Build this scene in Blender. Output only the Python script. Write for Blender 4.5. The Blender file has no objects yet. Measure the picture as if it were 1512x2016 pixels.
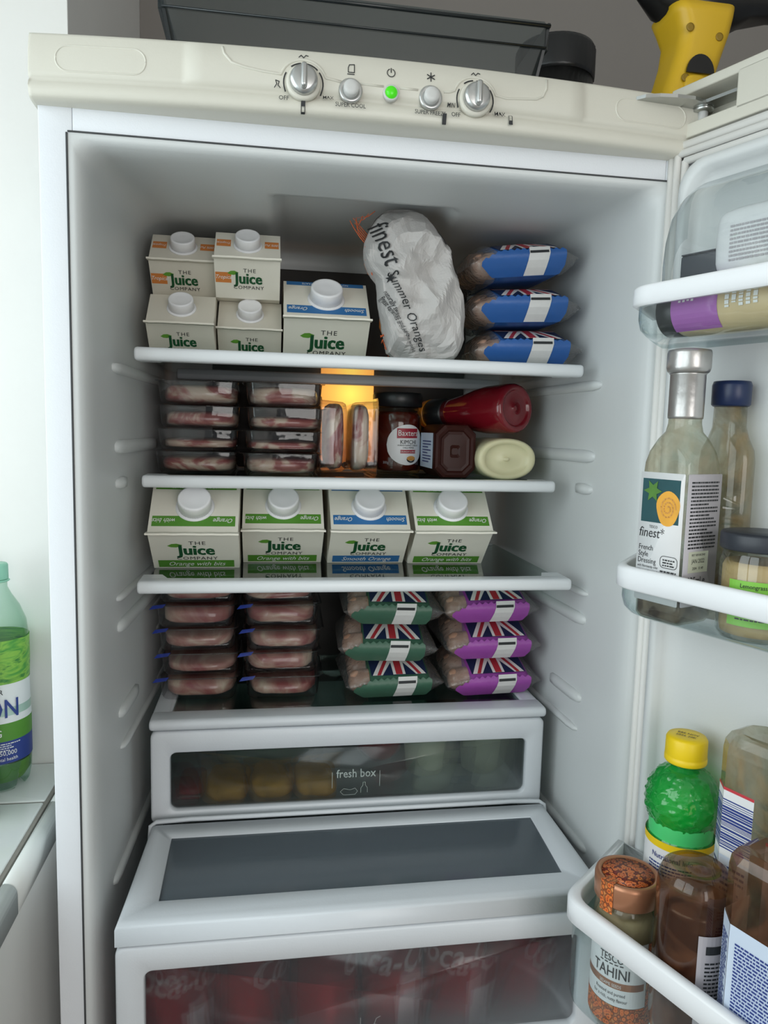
import bpy, math, random
from mathutils import Vector, Matrix, noise
PI = math.pi
rnd = random.Random(7)
scene = bpy.context.scene
C = scene.collection

# ------------------------------------------------------------------ camera, world, light, exposure
CAM = (-.1048, -.695, 1.47); YAW, PITCH, ROLL, FPX = .1571, .1106, .0255, 1448.7
fw = Vector((math.sin(YAW)*math.cos(PITCH), math.cos(YAW)*math.cos(PITCH), -math.sin(PITCH)))
r0 = Vector((math.cos(YAW), -math.sin(YAW), 0)); u0 = r0.cross(fw)
cr, sr = math.cos(ROLL), math.sin(ROLL)
rt = r0*cr + u0*sr; up = u0*cr - r0*sr
cd = bpy.data.cameras.new('camera'); cam = bpy.data.objects.new('camera', cd); C.objects.link(cam)
cam.matrix_world = Matrix(((rt.x, up.x, -fw.x, CAM[0]), (rt.y, up.y, -fw.y, CAM[1]), (rt.z, up.z, -fw.z, CAM[2]), (0, 0, 0, 1)))
cd.sensor_fit = 'VERTICAL'; cd.sensor_height = 32; cd.lens = 32*FPX/2016; cd.clip_start = .02
scene.camera = cam
vs = scene.view_settings
vs.view_transform = 'Standard'; vs.look = 'None'; vs.exposure = 0.0; vs.gamma = 1.0; vs.use_curve_mapping = False
scene.cycles.transparent_max_bounces = 32
scene.cycles.max_bounces = 10
scene.cycles.diffuse_bounces = 4
w = bpy.data.worlds.new('sky'); scene.world = w; w.use_nodes = True
bg = w.node_tree.nodes['Background']; bg.inputs[0].default_value = (.86, .93, 1.0, 1); bg.inputs[1].default_value = .20
def area(name, loc, target, sx, sy, power, col=(1, 1, 1)):
    l = bpy.data.lights.new(name, 'AREA'); l.shape = 'RECTANGLE'; l.size = sx; l.size_y = sy; l.energy = power; l.color = col
    o = bpy.data.objects.new(name, l); C.objects.link(o); o.location = loc
    o.rotation_euler = (Vector(target)-Vector(loc)).to_track_quat('-Z', 'Y').to_euler(); return o
area('window_daylight', (-.80, -.62, 1.62), (.6, -.35, 1.45), 1.25, 1.05, 15, (.95, .98, 1.0))
area('patio_door_daylight', (.55, -2.9, 1.55), (0, 0, 1.35), 1.3, 1.7, 25, (1.0, .98, .95))

# ------------------------------------------------------------------ materials
def srgb(h):
    if isinstance(h, str):
        h = h.lstrip('#'); c = [int(h[i:i+2], 16)/255 for i in (0, 2, 4)]
    else: c = h
    return tuple(x/12.92 if x <= .04045 else ((x+.055)/1.055)**2.4 for x in c)
MATS = {}
def newmat(name):
    m = bpy.data.materials.new(name); m.use_nodes = True; nt = m.node_tree
    for n in list(nt.nodes): nt.nodes.remove(n)
    out = nt.nodes.new('ShaderNodeOutputMaterial'); MATS[name] = m
    return m, nt, out
def N(nt, t, **kw):
    n = nt.nodes.new(t)
    for k, v in kw.items():
        if k in n.inputs: n.inputs[k].default_value = v
        else: setattr(n, k, v)
    return n
def plastic(name, col, rough=.45, var=.04, scale=18, bump=0, bscale=300, metal=0, spec=.5, sss=0, coat=0, emit=0):
    m, nt, out = newmat(name); c = srgb(col)
    tc = N(nt, 'ShaderNodeTexCoord'); nz = N(nt, 'ShaderNodeTexNoise'); nz.inputs['Scale'].default_value = scale; nz.inputs['Detail'].default_value = 3
    nt.links.new(tc.outputs['Object'], nz.inputs['Vector'])
    mx = N(nt, 'ShaderNodeMix', data_type='RGBA')
    mx.inputs['A'].default_value = (*[max(0, x*(1-var)) for x in c], 1); mx.inputs['B'].default_value = (*[min(1, x*(1+var)) for x in c], 1)
    nt.links.new(nz.outputs['Fac'], mx.inputs['Factor'])
    p = N(nt, 'ShaderNodeBsdfPrincipled'); p.inputs['Roughness'].default_value = rough; p.inputs['Metallic'].default_value = metal
    p.inputs['Specular IOR Level'].default_value = spec
    if sss: p.inputs['Subsurface Weight'].default_value = sss; p.inputs['Subsurface Radius'].default_value = (.01, .006, .004)
    if coat: p.inputs['Coat Weight'].default_value = coat; p.inputs['Coat Roughness'].default_value = .1
    if emit: p.inputs['Emission Color'].default_value = (*c, 1); p.inputs['Emission Strength'].default_value = emit
    nt.links.new(mx.outputs['Result'], p.inputs['Base Color'])
    if bump:
        n2 = N(nt, 'ShaderNodeTexNoise'); n2.inputs['Scale'].default_value = bscale; n2.inputs['Detail'].default_value = 4
        nt.links.new(tc.outputs['Object'], n2.inputs['Vector'])
        b = N(nt, 'ShaderNodeBump'); b.inputs['Strength'].default_value = bump; b.inputs['Distance'].default_value = .002
        nt.links.new(n2.outputs['Fac'], b.inputs['Height']); nt.links.new(b.outputs['Normal'], p.inputs['Normal'])
    nt.links.new(p.outputs['BSDF'], out.inputs['Surface']); return m
def schlick(nt, f0=.04, normal=None):
    lw = N(nt, 'ShaderNodeLayerWeight'); lw.inputs['Blend'].default_value = .5
    pw = N(nt, 'ShaderNodeMath', operation='POWER'); pw.inputs[1].default_value = 4.5; nt.links.new(lw.outputs['Facing'], pw.inputs[0])
    ma = N(nt, 'ShaderNodeMath', operation='MULTIPLY_ADD'); ma.inputs[1].default_value = .9-f0; ma.inputs[2].default_value = f0
    nt.links.new(pw.outputs[0], ma.inputs[0]); return lw, ma
def clear(name, tint='#f2f7f7', rough=.03, haze=0, hazecol='#ffffff', ior=1.45, edge='#8fb0b0', edgew=.5, bump=0, bscale=90, refl=1.0):
    """thin clear wall: see-through, with a mirror sheen by Fresnel and a tinted rim where the wall is seen edge-on"""
    m, nt, out = newmat(name)
    lw = N(nt, 'ShaderNodeLayerWeight'); lw.inputs['Blend'].default_value = .35
    cm = N(nt, 'ShaderNodeMix', data_type='RGBA'); cm.inputs['A'].default_value = (*srgb(tint), 1); cm.inputs['B'].default_value = (*srgb(edge), 1)
    mu = N(nt, 'ShaderNodeMath', operation='MULTIPLY'); mu.inputs[1].default_value = edgew
    nt.links.new(lw.outputs['Facing'], mu.inputs[0]); nt.links.new(mu.outputs[0], cm.inputs['Factor'])
    tr = N(nt, 'ShaderNodeBsdfTransparent'); nt.links.new(cm.outputs['Result'], tr.inputs['Color'])
    gl = N(nt, 'ShaderNodeBsdfGlossy'); gl.inputs['Roughness'].default_value = rough; gl.inputs['Color'].default_value = (refl, refl, refl, 1)
    fl, fr = schlick(nt, ((ior-1)/(ior+1))**2*1.5)
    base = tr
    if haze:
        df = N(nt, 'ShaderNodeBsdfDiffuse'); df.inputs['Color'].default_value = (*srgb(hazecol), 1)
        m0 = N(nt, 'ShaderNodeMixShader'); m0.inputs[0].default_value = haze
        nt.links.new(tr.outputs[0], m0.inputs[1]); nt.links.new(df.outputs[0], m0.inputs[2]); base = m0
    ms = N(nt, 'ShaderNodeMixShader'); nt.links.new(fr.outputs[0], ms.inputs[0])
    nt.links.new(base.outputs[0], ms.inputs[1]); nt.links.new(gl.outputs[0], ms.inputs[2])
    if bump:
        tc = N(nt, 'ShaderNodeTexCoord'); n2 = N(nt, 'ShaderNodeTexNoise'); n2.inputs['Scale'].default_value = bscale; n2.inputs['Detail'].default_value = 2
        nt.links.new(tc.outputs['Object'], n2.inputs['Vector'])
        b = N(nt, 'ShaderNodeBump'); b.inputs['Strength'].default_value = bump; b.inputs['Distance'].default_value = .004
        nt.links.new(n2.outputs['Fac'], b.inputs['Height'])
        for s in (gl, fl): nt.links.new(b.outputs['Normal'], s.inputs['Normal'])
    nt.links.new(ms.outputs[0], out.inputs['Surface']); return m
def frosted(name, col, rough=.2, haze=.15, hazecol='#b9bdc0', see=.5):
    m, nt, out = newmat(name)
    rf = N(nt, 'ShaderNodeBsdfRefraction'); rf.inputs['Color'].default_value = (*srgb(col), 1); rf.inputs['Roughness'].default_value = rough; rf.inputs['IOR'].default_value = 1.25
    df = N(nt, 'ShaderNodeBsdfDiffuse'); df.inputs['Color'].default_value = (*srgb(hazecol), 1)
    gl = N(nt, 'ShaderNodeBsdfGlossy'); gl.inputs['Roughness'].default_value = .12
    a = N(nt, 'ShaderNodeMixShader'); a.inputs[0].default_value = haze
    nt.links.new(rf.outputs[0], a.inputs[1]); nt.links.new(df.outputs[0], a.inputs[2])
    fl, fr = schlick(nt)
    tp = N(nt, 'ShaderNodeBsdfTransparent'); tp.inputs['Color'].default_value = (*srgb(col), 1)
    a2 = N(nt, 'ShaderNodeMixShader'); a2.inputs[0].default_value = see; nt.links.new(a.outputs[0], a2.inputs[1]); nt.links.new(tp.outputs[0], a2.inputs[2]); a = a2
    b = N(nt, 'ShaderNodeMixShader'); nt.links.new(fr.outputs[0], b.inputs[0]); nt.links.new(a.outputs[0], b.inputs[1]); nt.links.new(gl.outputs[0], b.inputs[2])
    nt.links.new(b.outputs[0], out.inputs['Surface']); return m
def spotted(name, stops, scale=60, dist=2.0, rough=.4, kind='noise', stretch=(1, 1, 1), rand=True, bump=.3, detail=6, coat=0, alpha=None):
    """colour ramp over noise / wave / voronoi; rand shifts it for every object"""
    m, nt, out = newmat(name)
    tc = N(nt, 'ShaderNodeTexCoord'); mp = N(nt, 'ShaderNodeMapping'); mp.inputs['Scale'].default_value = stretch
    nt.links.new(tc.outputs['Object'], mp.inputs['Vector'])
    if rand:
        oi = N(nt, 'ShaderNodeObjectInfo'); sc = N(nt, 'ShaderNodeVectorMath', operation='SCALE'); sc.inputs['Scale'].default_value = 7.3
        cb = N(nt, 'ShaderNodeCombineXYZ')
        for k in range(3): nt.links.new(oi.outputs['Random'], cb.inputs[k])
        nt.links.new(cb.outputs[0], sc.inputs[0]); nt.links.new(sc.outputs['Vector'], mp.inputs['Location'])
    if kind == 'noise':
        t = N(nt, 'ShaderNodeTexNoise'); t.inputs['Scale'].default_value = scale; t.inputs['Detail'].default_value = detail; t.inputs['Distortion'].default_value = dist; o = t.outputs['Fac']
    elif kind == 'wave':
        t = N(nt, 'ShaderNodeTexWave'); t.inputs['Scale'].default_value = scale; t.inputs['Distortion'].default_value = dist; t.inputs['Detail'].default_value = detail; t.inputs['Detail Scale'].default_value = 1.5; o = t.outputs['Fac']
    else:
        t = N(nt, 'ShaderNodeTexVoronoi'); t.inputs['Scale'].default_value = scale; o = t.outputs['Distance']
    nt.links.new(mp.outputs[0], t.inputs['Vector'])
    cr = N(nt, 'ShaderNodeValToRGB'); el = cr.color_ramp.elements
    while len(el) < len(stops): el.new(.5)
    for e, (p, c) in zip(el, stops): e.position = p; e.color = (*srgb(c), 1)
    nt.links.new(o, cr.inputs[0])
    p = N(nt, 'ShaderNodeBsdfPrincipled'); p.inputs['Roughness'].default_value = rough; nt.links.new(cr.outputs[0], p.inputs['Base Color'])
    if coat: p.inputs['Coat Weight'].default_value = coat; p.inputs['Coat Roughness'].default_value = .08
    if bump:
        b = N(nt, 'ShaderNodeBump'); b.inputs['Strength'].default_value = bump; b.inputs['Distance'].default_value = .002
        nt.links.new(o, b.inputs['Height']); nt.links.new(b.outputs['Normal'], p.inputs['Normal'])
    sh = p
    if alpha is not None:      # residue streaks on clear walls: ramp positions below alpha stay see-through
        tr = N(nt, 'ShaderNodeBsdfTransparent'); tr.inputs['Color'].default_value = (*srgb(alpha[2]), 1)
        mr = N(nt, 'ShaderNodeMapRange'); mr.inputs['From Min'].default_value = alpha[0]; mr.inputs['From Max'].default_value = alpha[1]
        nt.links.new(o, mr.inputs['Value'])
        sh = N(nt, 'ShaderNodeMixShader'); nt.links.new(mr.outputs[0], sh.inputs[0]); nt.links.new(tr.outputs[0], sh.inputs[1]); nt.links.new(p.outputs[0], sh.inputs[2])
        gl = N(nt, 'ShaderNodeBsdfGlossy'); gl.inputs['Roughness'].default_value = .04
        fl, fr = schlick(nt)
        s2 = N(nt, 'ShaderNodeMixShader'); nt.links.new(fr.outputs[0], s2.inputs[0]); nt.links.new(sh.outputs[0], s2.inputs[1]); nt.links.new(gl.outputs[0], s2.inputs[2]); sh = s2
    nt.links.new(sh.outputs[0], out.inputs['Surface']); return m

plastic('liner_white', '#d2d5d5', .42, .02, 6, .05, 400)
plastic('enamel', '#e4e7ec', .35, .02, 5, .08, 700)
plastic('panel_cream', '#d2cfc3', .38, .03, 4, .05, 500)
plastic('trim_white', '#dfe3e6', .28, .02, 8)
plastic('drawer_grey', '#d3d7dc', .33, .02, 8, .06, 500)
plastic('bin_white', '#f2f4f7', .25, .015, 8)
plastic('gasket', '#eceae6', .5, .03, 20)
plastic('gap_shade', '#3a3c3e', .6, .1)
plastic('steel', '#b9bbb9', .28, .08, 60, metal=1)
plastic('knob_metal', '#c4c5c4', .3, .05, 40, metal=.85)
plastic('button_grey', '#c9c9c7', .35)
plastic('ink', '#26282a', .6)
plastic('ink_blue', '#2c3f88', .5)
plastic('ink_white', '#e9e9e6', .5)
plastic('led_green', '#39b312', .2, .1, 200, emit=.7)
plastic('wall_paint', '#e9e8e4', .75, .03, 9, .15, 60)
plastic('wall_grey', '#8d8883', .8, .03, 6, .12, 50)
plastic('tile_glaze', '#e6e9e6', .12, .02, 7)
plastic('grout', '#8d8982', .9, .1, 200)
plastic('floor_tile', '#b7b1a8', .5, .08, 5)
plastic('carton', '#e6e2d5', .48, .02, 30, .03, 500)
plastic('carton_small', '#d9d4c6', .48, .02, 30, .03, 500)
plastic('cap_white', '#eeeef0', .35, .01)
plastic('print_green', '#55902f', .5, .05, 80)
plastic('print_blue', '#2f6ea8', .5, .05, 80)
plastic('print_orange', '#d3813f', .5, .05, 80)
plastic('juice_green', '#12512c', .5, .25, 60)
plastic('leaf_green', '#5e9630', .5, .2, 90)
plastic('paper_grey', '#bdbab8', .75, .04, 40, .25, 500)
plastic('film_blue', '#2a5a9c', .4, .06, 60, .25, 60)
plastic('film_green', '#3d6350', .42, .06, 60, .25, 60)
plastic('film_purple', '#97479f', .4, .06, 60, .25, 60)
plastic('flag_navy', '#1f2a4c', .42, .05); plastic('flag_red', '#b3333c', .42, .05); plastic('flag_white', '#e6e2df', .42, .03)
plastic('price_paper', '#d4d3d1', .55, .06, 150)
plastic('label_white', '#e8e9ea', .5, .02, 60)
plastic('label_bluewhite', '#cfdcee', .5, .03, 60)
plastic('label_grey', '#b3aeb3', .55, .03, 60)
plastic('label_cream', '#d8dcc8', .55)
plastic('baxter_red', '#a32638', .45, .04)
plastic('kimchi_red', '#5e1c10', .15, .5, 70, .3, 70, coat=.8)
plastic('lid_black', '#1b1c1e', .35, .1)
plastic('lid_charcoal', '#2e323a', .42, .06)
plastic('navy_cap', '#15264c', .35, .15, 80)
plastic('ketchup', '#7a1420', .12, .12, 40, coat=.6)
plastic('bbq_brown', '#331713', .30, .2, 50, spec=.15)
plastic('mayo', '#d9d3ac', .3, .03, 30, sss=.15)
plastic('lamplit_cap', '#d98a2c', .4)
def lamp_mat():
    m, nt, out = newmat('lamp_cover'); tc = N(nt, 'ShaderNodeTexCoord'); d = N(nt, 'ShaderNodeVectorMath', operation='DISTANCE'); d.inputs[1].default_value = (.012, .378, 1.521)
    nt.links.new(tc.outputs['Object'], d.inputs[0])
    mr = N(nt, 'ShaderNodeMapRange'); mr.inputs['From Min'].default_value = .004; mr.inputs['From Max'].default_value = .085; nt.links.new(d.outputs['Value'], mr.inputs['Value'])
    cr = N(nt, 'ShaderNodeValToRGB'); el = cr.color_ramp.elements; el.new(.3); el.new(.6)
    for e, (p, c) in zip(el, ((0, (1.0, .70, .12)), (.25, (1, .47, .09)), (.55, (.80, .30, .06)), (1, (.36, .10, .02)))): e.position = p; e.color = (*c, 1)
    nt.links.new(mr.outputs[0], cr.inputs[0])
    e = N(nt, 'ShaderNodeEmission'); e.inputs['Strength'].default_value = 1.35; nt.links.new(cr.outputs[0], e.inputs['Color']); nt.links.new(e.outputs[0], out.inputs['Surface'])
lamp_mat()
plastic('can_red', '#b3121f', .25, .05, 40, metal=.35)
plastic('can_silver', '#c9ccd0', .25, .05, 40, metal=.9)
plastic('pastry', '#cf9448', .6, .5, 70, .6, 120)
plastic('tomato_red', '#a8232a', .3, .2, 60)
plastic('salad_green', '#3f6f47', .5, .4, 60, .5, 90)
plastic('sauce_white', '#f0e8d2', .4, .08, 50)
plastic('pack_pink', '#b58f8c', .4, .2, 50)
plastic('vac_yellow', '#d1a91f', .4, .04, 30); plastic('vac_black', '#141414', .3, .1); plastic('vac_dark_yellow', '#8d6f12', .5)
plastic('smoke_dark', '#23282a', .2, .1)
plastic('lime_juice', '#4fd27a', .3, .1)
plastic('lime_yellow', '#f2cf16', .4, .03, 40)
plastic('copper_lid', '#b98263', .32, .05, 30, metal=.55)
plastic('tahini_paste', '#b8aa8b', .5, .25, 60, .3, 90)
plastic('brown_sauce', '#4a2c22', .2, .12, 40, coat=.6)
plastic('lemongrass_paste', '#c3a677', .5, .2, 70, .3, 80)
plastic('label_lime', '#7fbf45', .5, .05, 50)
plastic('jar_beige', '#cdb68a', .4, .15, 50); plastic('label_purple', '#a65fae', .4, .06, 40); plastic('pack_slate', '#3b3f48', .5, .1, 30)
plastic('foil_silver', '#b9b7b5', .3, .08, 80, .3, 60, metal=.75)
plastic('dressing_liquid', '#4a3526', .2, .3, 60, coat=.5)
plastic('orange_net', '#d9622b', .5, .1); plastic('orange_peel', '#d97a22', .45, .1, 60, .4, 250)
plastic('paste_orange', '#e9a93c', .4, .2, 60); plastic('teal_dark', '#17494f', .5, .3, 60); plastic('leaf_dark', '#4f7f2f', .5, .3, 80)
plastic('tab_blue', '#20348c', .4, .2, 150)
plastic('evap_plate', '#3d3a38', .55, .06, 10)
plastic('red_line', '#c63a44', .5)
plastic('mint_cap', '#8ec7ad', .4, .05)
spotted('sausage_skin', [(0, '#8d6350'), (.45, '#b98f78'), (.7, '#cfae9a'), (1, '#a77c68')], 45, 1.2, .35, coat=.3, bump=.2)
spotted('bacon', [(0, '#6d2a2c'), (.36, '#8a3d3e'), (.46, '#a5635c'), (.55, '#cdb29f'), (.72, '#d8c6b4'), (1, '#96504c')], 11, 3.0, .3, 'noise', (1, .35, 2.4), detail=5, coat=.5, bump=.5)
spotted('meat_streak', [(0, '#77363a'), (.4, '#94514f'), (.54, '#b08578'), (.68, '#cdbba6'), (1, '#8f5250')], 13, 2.2, .3, 'noise', (1, .4, 1.6), detail=5, coat=.5, bump=.5)
spotted('tahini_pattern', [(0, '#3a1a10'), (.22, '#c8561f'), (.42, '#e8813a'), (.6, '#6b2a16'), (1, '#f0a058')], 240, 0, .45, 'voronoi', rand=False, bump=0)
spotted('paisley_lid', [(0, '#2e1210'), (.25, '#c9552a'), (.45, '#ea8a4e'), (.65, '#5a1f1a'), (1, '#8c3a30')], 260, 0, .4, 'voronoi', rand=False, bump=0)
spotted('residue_glass', [(0, '#b9b1a0'), (.5, '#b9a98c'), (1, '#8d6a3c')], 30, 2.0, .35, rand=False, bump=.1, alpha=(.36, 1.15, '#e6e9e0'))
spotted('residue_brown', [(0, '#7a5a44'), (.5, '#7a4a2c'), (1, '#4a2a1a')], 20, 1.5, .25, rand=False, bump=.05, alpha=(.42, .85, '#d6c8b8'))
spotted('residue_clear', [(0, '#b8a27c'), (.5, '#a98a58'), (1, '#8a6430')], 26, 2.0, .25, rand=False, bump=.1, alpha=(.42, 1.05, '#e4e3da'))
spotted('water_label', [(0, '#2c6b2f'), (.35, '#4f9a3d'), (.5, '#8cbf4a'), (.65, '#2f7a35'), (1, '#9fd06a')], 22, 2.5, .4, 'noise', (1, 1, 3), rand=False, bump=0)
spotted('dark_net', [(0, '#5a5a58'), (1, '#2c2f30')], 40, .5, .5)
clear('shelf_glass', '#dfe9e6', .02, ior=1.5, edge='#7fa39c', edgew=.5)
clear('bin_clear', '#f8fbfb', .04, .03, '#dde8ea', 1.45, '#8fb6bc', .5, .12, 30)
clear('hood_clear', '#fafcfc', .05, .03, '#d0d8da', 1.5, '#7f9094', .75, .1, 14)
clear('tray_clear', '#f3f4f5', .05, .012, '#99a0a5', 1.45, '#8c969c', .35, .15, 40)
clear('film_clear', '#f0f0f0', .10, .13, '#d2d0ce', 1.5, '#9a9896', .3, 1.0, 150)
clear('smoke_clear', '#a3abac', .08, .16, '#5f686a', 1.4, '#4c5658', .5)
clear('jar_glass', '#f2f5f2', .03, ior=1.5, edge='#8fa39a', edgew=.55)
clear('water_clear', '#e6f3ec', .03, .03, '#d5efe0', 1.4, '#7fb79c', .5)
clear('green_bottle', '#7fe090', .06, .30, '#2cc45e', 1.5, '#128a3c', .7)
clear('window_glass', '#f4f8f8', .01, ior=1.3, edge='#cfe0e0', edgew=.3)
frosted('frost_clear', '#dfe6e5', .09, .07, '#7d8482', .6)
frosted('frost_red', '#e6e2e3', .22, .14, '#8d8f95', .42)
frosted('lid_smoke', '#a8b3ba', .22, .55, '#8c969e', .35)

# ------------------------------------------------------------------ mesh helpers
class G:
    def __init__(s): s.v = []; s.f = []; s.m = []; s.s = []; s.mats = []
    def add(s, vf, mat, smooth=True, mtx=None, flip=False):
        v, f = vf; b = len(s.v)
        if mat not in s.mats: s.mats.append(mat)
        k = s.mats.index(mat)
        s.v += [tuple(mtx @ Vector(p)) if mtx else tuple(p) for p in v]
        for q in f:
            q = [b+i for i in q]; s.f.append(q[::-1] if flip else q); s.m.append(k); s.s.append(smooth)
        return s
    def build(s, name, parent=None, loc=None, rot=None):
        me = bpy.data.meshes.new(name); me.from_pydata(s.v, [], s.f)
        for m in s.mats: me.materials.append(MATS[m])
        me.polygons.foreach_set('material_index', s.m); me.polygons.foreach_set('use_smooth', s.s); me.update()
        o = bpy.data.objects.new(name, me); C.objects.link(o)
        if parent: o.parent = parent
        if loc: o.location = loc
        if rot: o.rotation_euler = rot
        return o
def one(name, vf, mat, parent=None, smooth=True, loc=None, rot=None, mtx=None, flip=False):
    return G().add(vf, mat, smooth, mtx, flip).build(name, parent, loc, rot)
def tag(o, label, cat=None, group=None, kind=None):
    o['label'] = label
    if cat: o['category'] = cat
    if group: o['group'] = group
    if kind: o['kind'] = kind
    return o
def thing(name, label, cat, loc=(0, 0, 0), rot=(0, 0, 0), group=None):
    o = bpy.data.objects.new(name, None); C.objects.link(o); o.location = loc; o.rotation_euler = rot; o.empty_display_size = .02
    return tag(o, label, cat, group)
def struct(o): o['kind'] = 'structure'; return o
def dup(root, loc, rot=None, label=None, group=None):
    def cp(o, par):
        c = o.copy(); C.objects.link(c); c.parent = par
        for ch in o.children: cp(ch, c)
        return c
    r = cp(root, None); r.location = loc
    if rot is not None: r.rotation_euler = rot
    if label: r['label'] = label
    if group: r['group'] = group
    return r
def loft(rings, c0=True, c1=True, closed=True):
    n = len(rings[0]); v = [p for r in rings for p in r]; f = []
    for i in range(len(rings)-1):
        for j in range(n if closed else n-1):
            a = i*n+j; b = i*n+(j+1) % n; f.append((a, b, b+n, a+n))
    if c0: f.append(tuple(range(n))[::-1])
    if c1: f.append(tuple(range((len(rings)-1)*n, len(rings)*n)))
    return v, f
def rrect(hx, hy, r, n=4, cx=0, cy=0):
    r = min(r, hx*.999, hy*.999); p = []
    for k, (sx, sy) in enumerate(((1, 1), (-1, 1), (-1, -1), (1, -1))):
        for i in range(n+1):
            a = PI/2*(k+i/n); p.append((cx+sx*(hx-r)+r*math.cos(a), cy+sy*(hy-r)+r*math.sin(a)))
    return p
def rbox(c, s, r=.003, e=None, axis='z', n=4):
    """rounded box: centre c, full size s; r = corner radius round the axis, e = end-edge radius"""
    e = min(r if e is None else e, min(s)*.49)
    ix = {'z': (0, 1, 2), 'y': (2, 0, 1), 'x': (1, 2, 0)}[axis]
    h = [q/2 for q in s]; rings = []
    ne = 3 if e > 0 else 0
    prof = []
    for i in range(ne+1):
        a = PI/2*i/max(ne, 1); prof.append((e*(1-math.sin(a)), -h[ix[2]]+e*(1-math.cos(a))))
    if e <= 0: prof = [(0, -h[ix[2]])]
    prof = prof + [(d, -z) for d, z in prof[::-1]]
    for d, z in prof:
        ring = []
        for a, b in rrect(h[ix[0]]-d, h[ix[1]]-d, max(r-d, .0003), n):
            p = [0, 0, 0]; p[ix[0]] = a+c[ix[0]]; p[ix[1]] = b+c[ix[1]]; p[ix[2]] = z+c[ix[2]]; ring.append(tuple(p))
        rings.append(ring)
    return loft(rings)
def lathe(prof, n=32, sx=1, sy=1, cap=True):
    rings = [[(r*sx*math.cos(2*PI*k/n), r*sy*math.sin(2*PI*k/n), z) for k in range(n)] for r, z in prof]
    return loft(rings, cap, cap)
def ribbed(prof, n=72, depth=.05):
    rings = [[((r*(1-(depth if (k % 2 and rib) else 0)))*math.cos(2*PI*k/n), (r*(1-(depth if (k % 2 and rib) else 0)))*math.sin(2*PI*k/n), z) for k in range(n)] for r, z, rib in prof]
    return loft(rings)
def tube(path, r, n=8, closed=False):
    P = [Vector(p) for p in path]; rings = []; m = len(P); prev = None
    for i in range(m):
        t = (P[(i+1) % m]-P[i-1]) if closed else (P[min(i+1, m-1)]-P[max(i-1, 0)])
        t.normalize()
        a = prev if prev else (Vector((0, 0, 1)) if abs(t.z) < .9 else Vector((1, 0, 0)))
        x = (a-t*a.dot(t)).normalized(); prev = x; y = t.cross(x); rr = r[i] if isinstance(r, (list, tuple)) else r
        rings.append([tuple(P[i]+x*rr*math.cos(2*PI*k/n)+y*rr*math.sin(2*PI*k/n)) for k in range(n)])
    if closed: rings.append(rings[0]); return loft(rings, False, False)
    return loft(rings)
def frame(o, ex, ey, off=0):
    ex = Vector(ex).normalized(); ey = Vector(ey).normalized(); en = ex.cross(ey); o = Vector(o)+en*off
    return Matrix(((ex.x, ey.x, en.x, o.x), (ex.y, ey.y, en.y, o.y), (ex.z, ey.z, en.z, o.z), (0, 0, 0, 1)))
def poly(pts, z=0): return [(x, y, z) for x, y in pts], [tuple(range(len(pts)))]
def rect2(x0, y0, x1, y1, z=0): return poly([(x0, y0), (x1, y0), (x1, y1), (x0, y1)], z)
def prism(pts, d0, d1):
    return loft([[(x, y, d0) for x, y in pts], [(x, y, d1) for x, y in pts]])
def grid2(x0, y0, x1, y1, nx, ny=1, z=0):
    v = [(x0+(x1-x0)*i/nx, y0+(y1-y0)*j/ny, z) for j in range(ny+1) for i in range(nx+1)]
    return v, [(j*(nx+1)+i, j*(nx+1)+i+1, (j+1)*(nx+1)+i+1, (j+1)*(nx+1)+i) for j in range(ny) for i in range(nx)]
def wrap(vf, R, a0=0, up=None):
    """bend a flat x-y print round a standing cylinder of radius R (x=0 at angle a0)"""
    v, f = vf; q = []
    for x, y, z in v:
        a = a0+x/R; q.append(((R+z)*math.cos(a), (R+z)*math.sin(a), y))
    return q, f
def off2(vf, dx=0, dy=0, s=1, sx=1, z=None):
    v, f = vf; return [(x*s*sx+dx, y*s+dy, zz if z is None else z) for x, y, zz in v], f
TXT = {}
def txt(body, size, bold=0, sx=1, shear=0, sp=1, z=.0002, align='CENTER'):
    """flat lettering, centred on x=0, baseline y=0"""
    k = (body, bold, shear, sp, align)
    if k not in TXT:
        cu = bpy.data.curves.new('t', 'FONT'); cu.body = body; cu.size = 1; cu.offset = bold; cu.shear = shear; cu.space_character = sp
        cu.align_x = align; cu.resolution_u = 2; cu.fill_mode = 'FRONT' if hasattr(cu, 'fill_mode') else cu.fill_mode
        ob = bpy.data.objects.new('t', cu); C.objects.link(ob)
        dg = bpy.context.evaluated_depsgraph_get(); me = ob.evaluated_get(dg).to_mesh()
        vv = [tuple(p.co) for p in me.vertices]; ff = [tuple(p.vertices) if p.normal.z >= 0 else tuple(p.vertices)[::-1] for p in me.polygons]
        ob.evaluated_get(dg).to_mesh_clear(); bpy.data.objects.remove(ob); bpy.data.curves.remove(cu); TXT[k] = (vv, ff)
    vv, ff = TXT[k]
    return [(x*size*sx, y*size, z) for x, y, _ in vv], ff
def greek(w, h, n, seed=0, fill=.45, z=.0002):
    """rows of small print: short bars, too small to read"""
    r = random.Random(seed); V = []; F = []; lh = h/n
    for i in range(n):
        x = -w/2; y = h/2-(i+1)*lh; end = w/2*(1 if r.random() < .7 else r.uniform(.2, .8))
        while x < end-.0006:
            l = min(r.uniform(.0012, .0045), end-x); b = len(V)
            V += [(x, y, z), (x+l, y, z), (x+l, y+lh*fill, z), (x, y+lh*fill, z)]; F.append((b, b+1, b+2, b+3)); x += l+.0007
    return V, F
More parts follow.
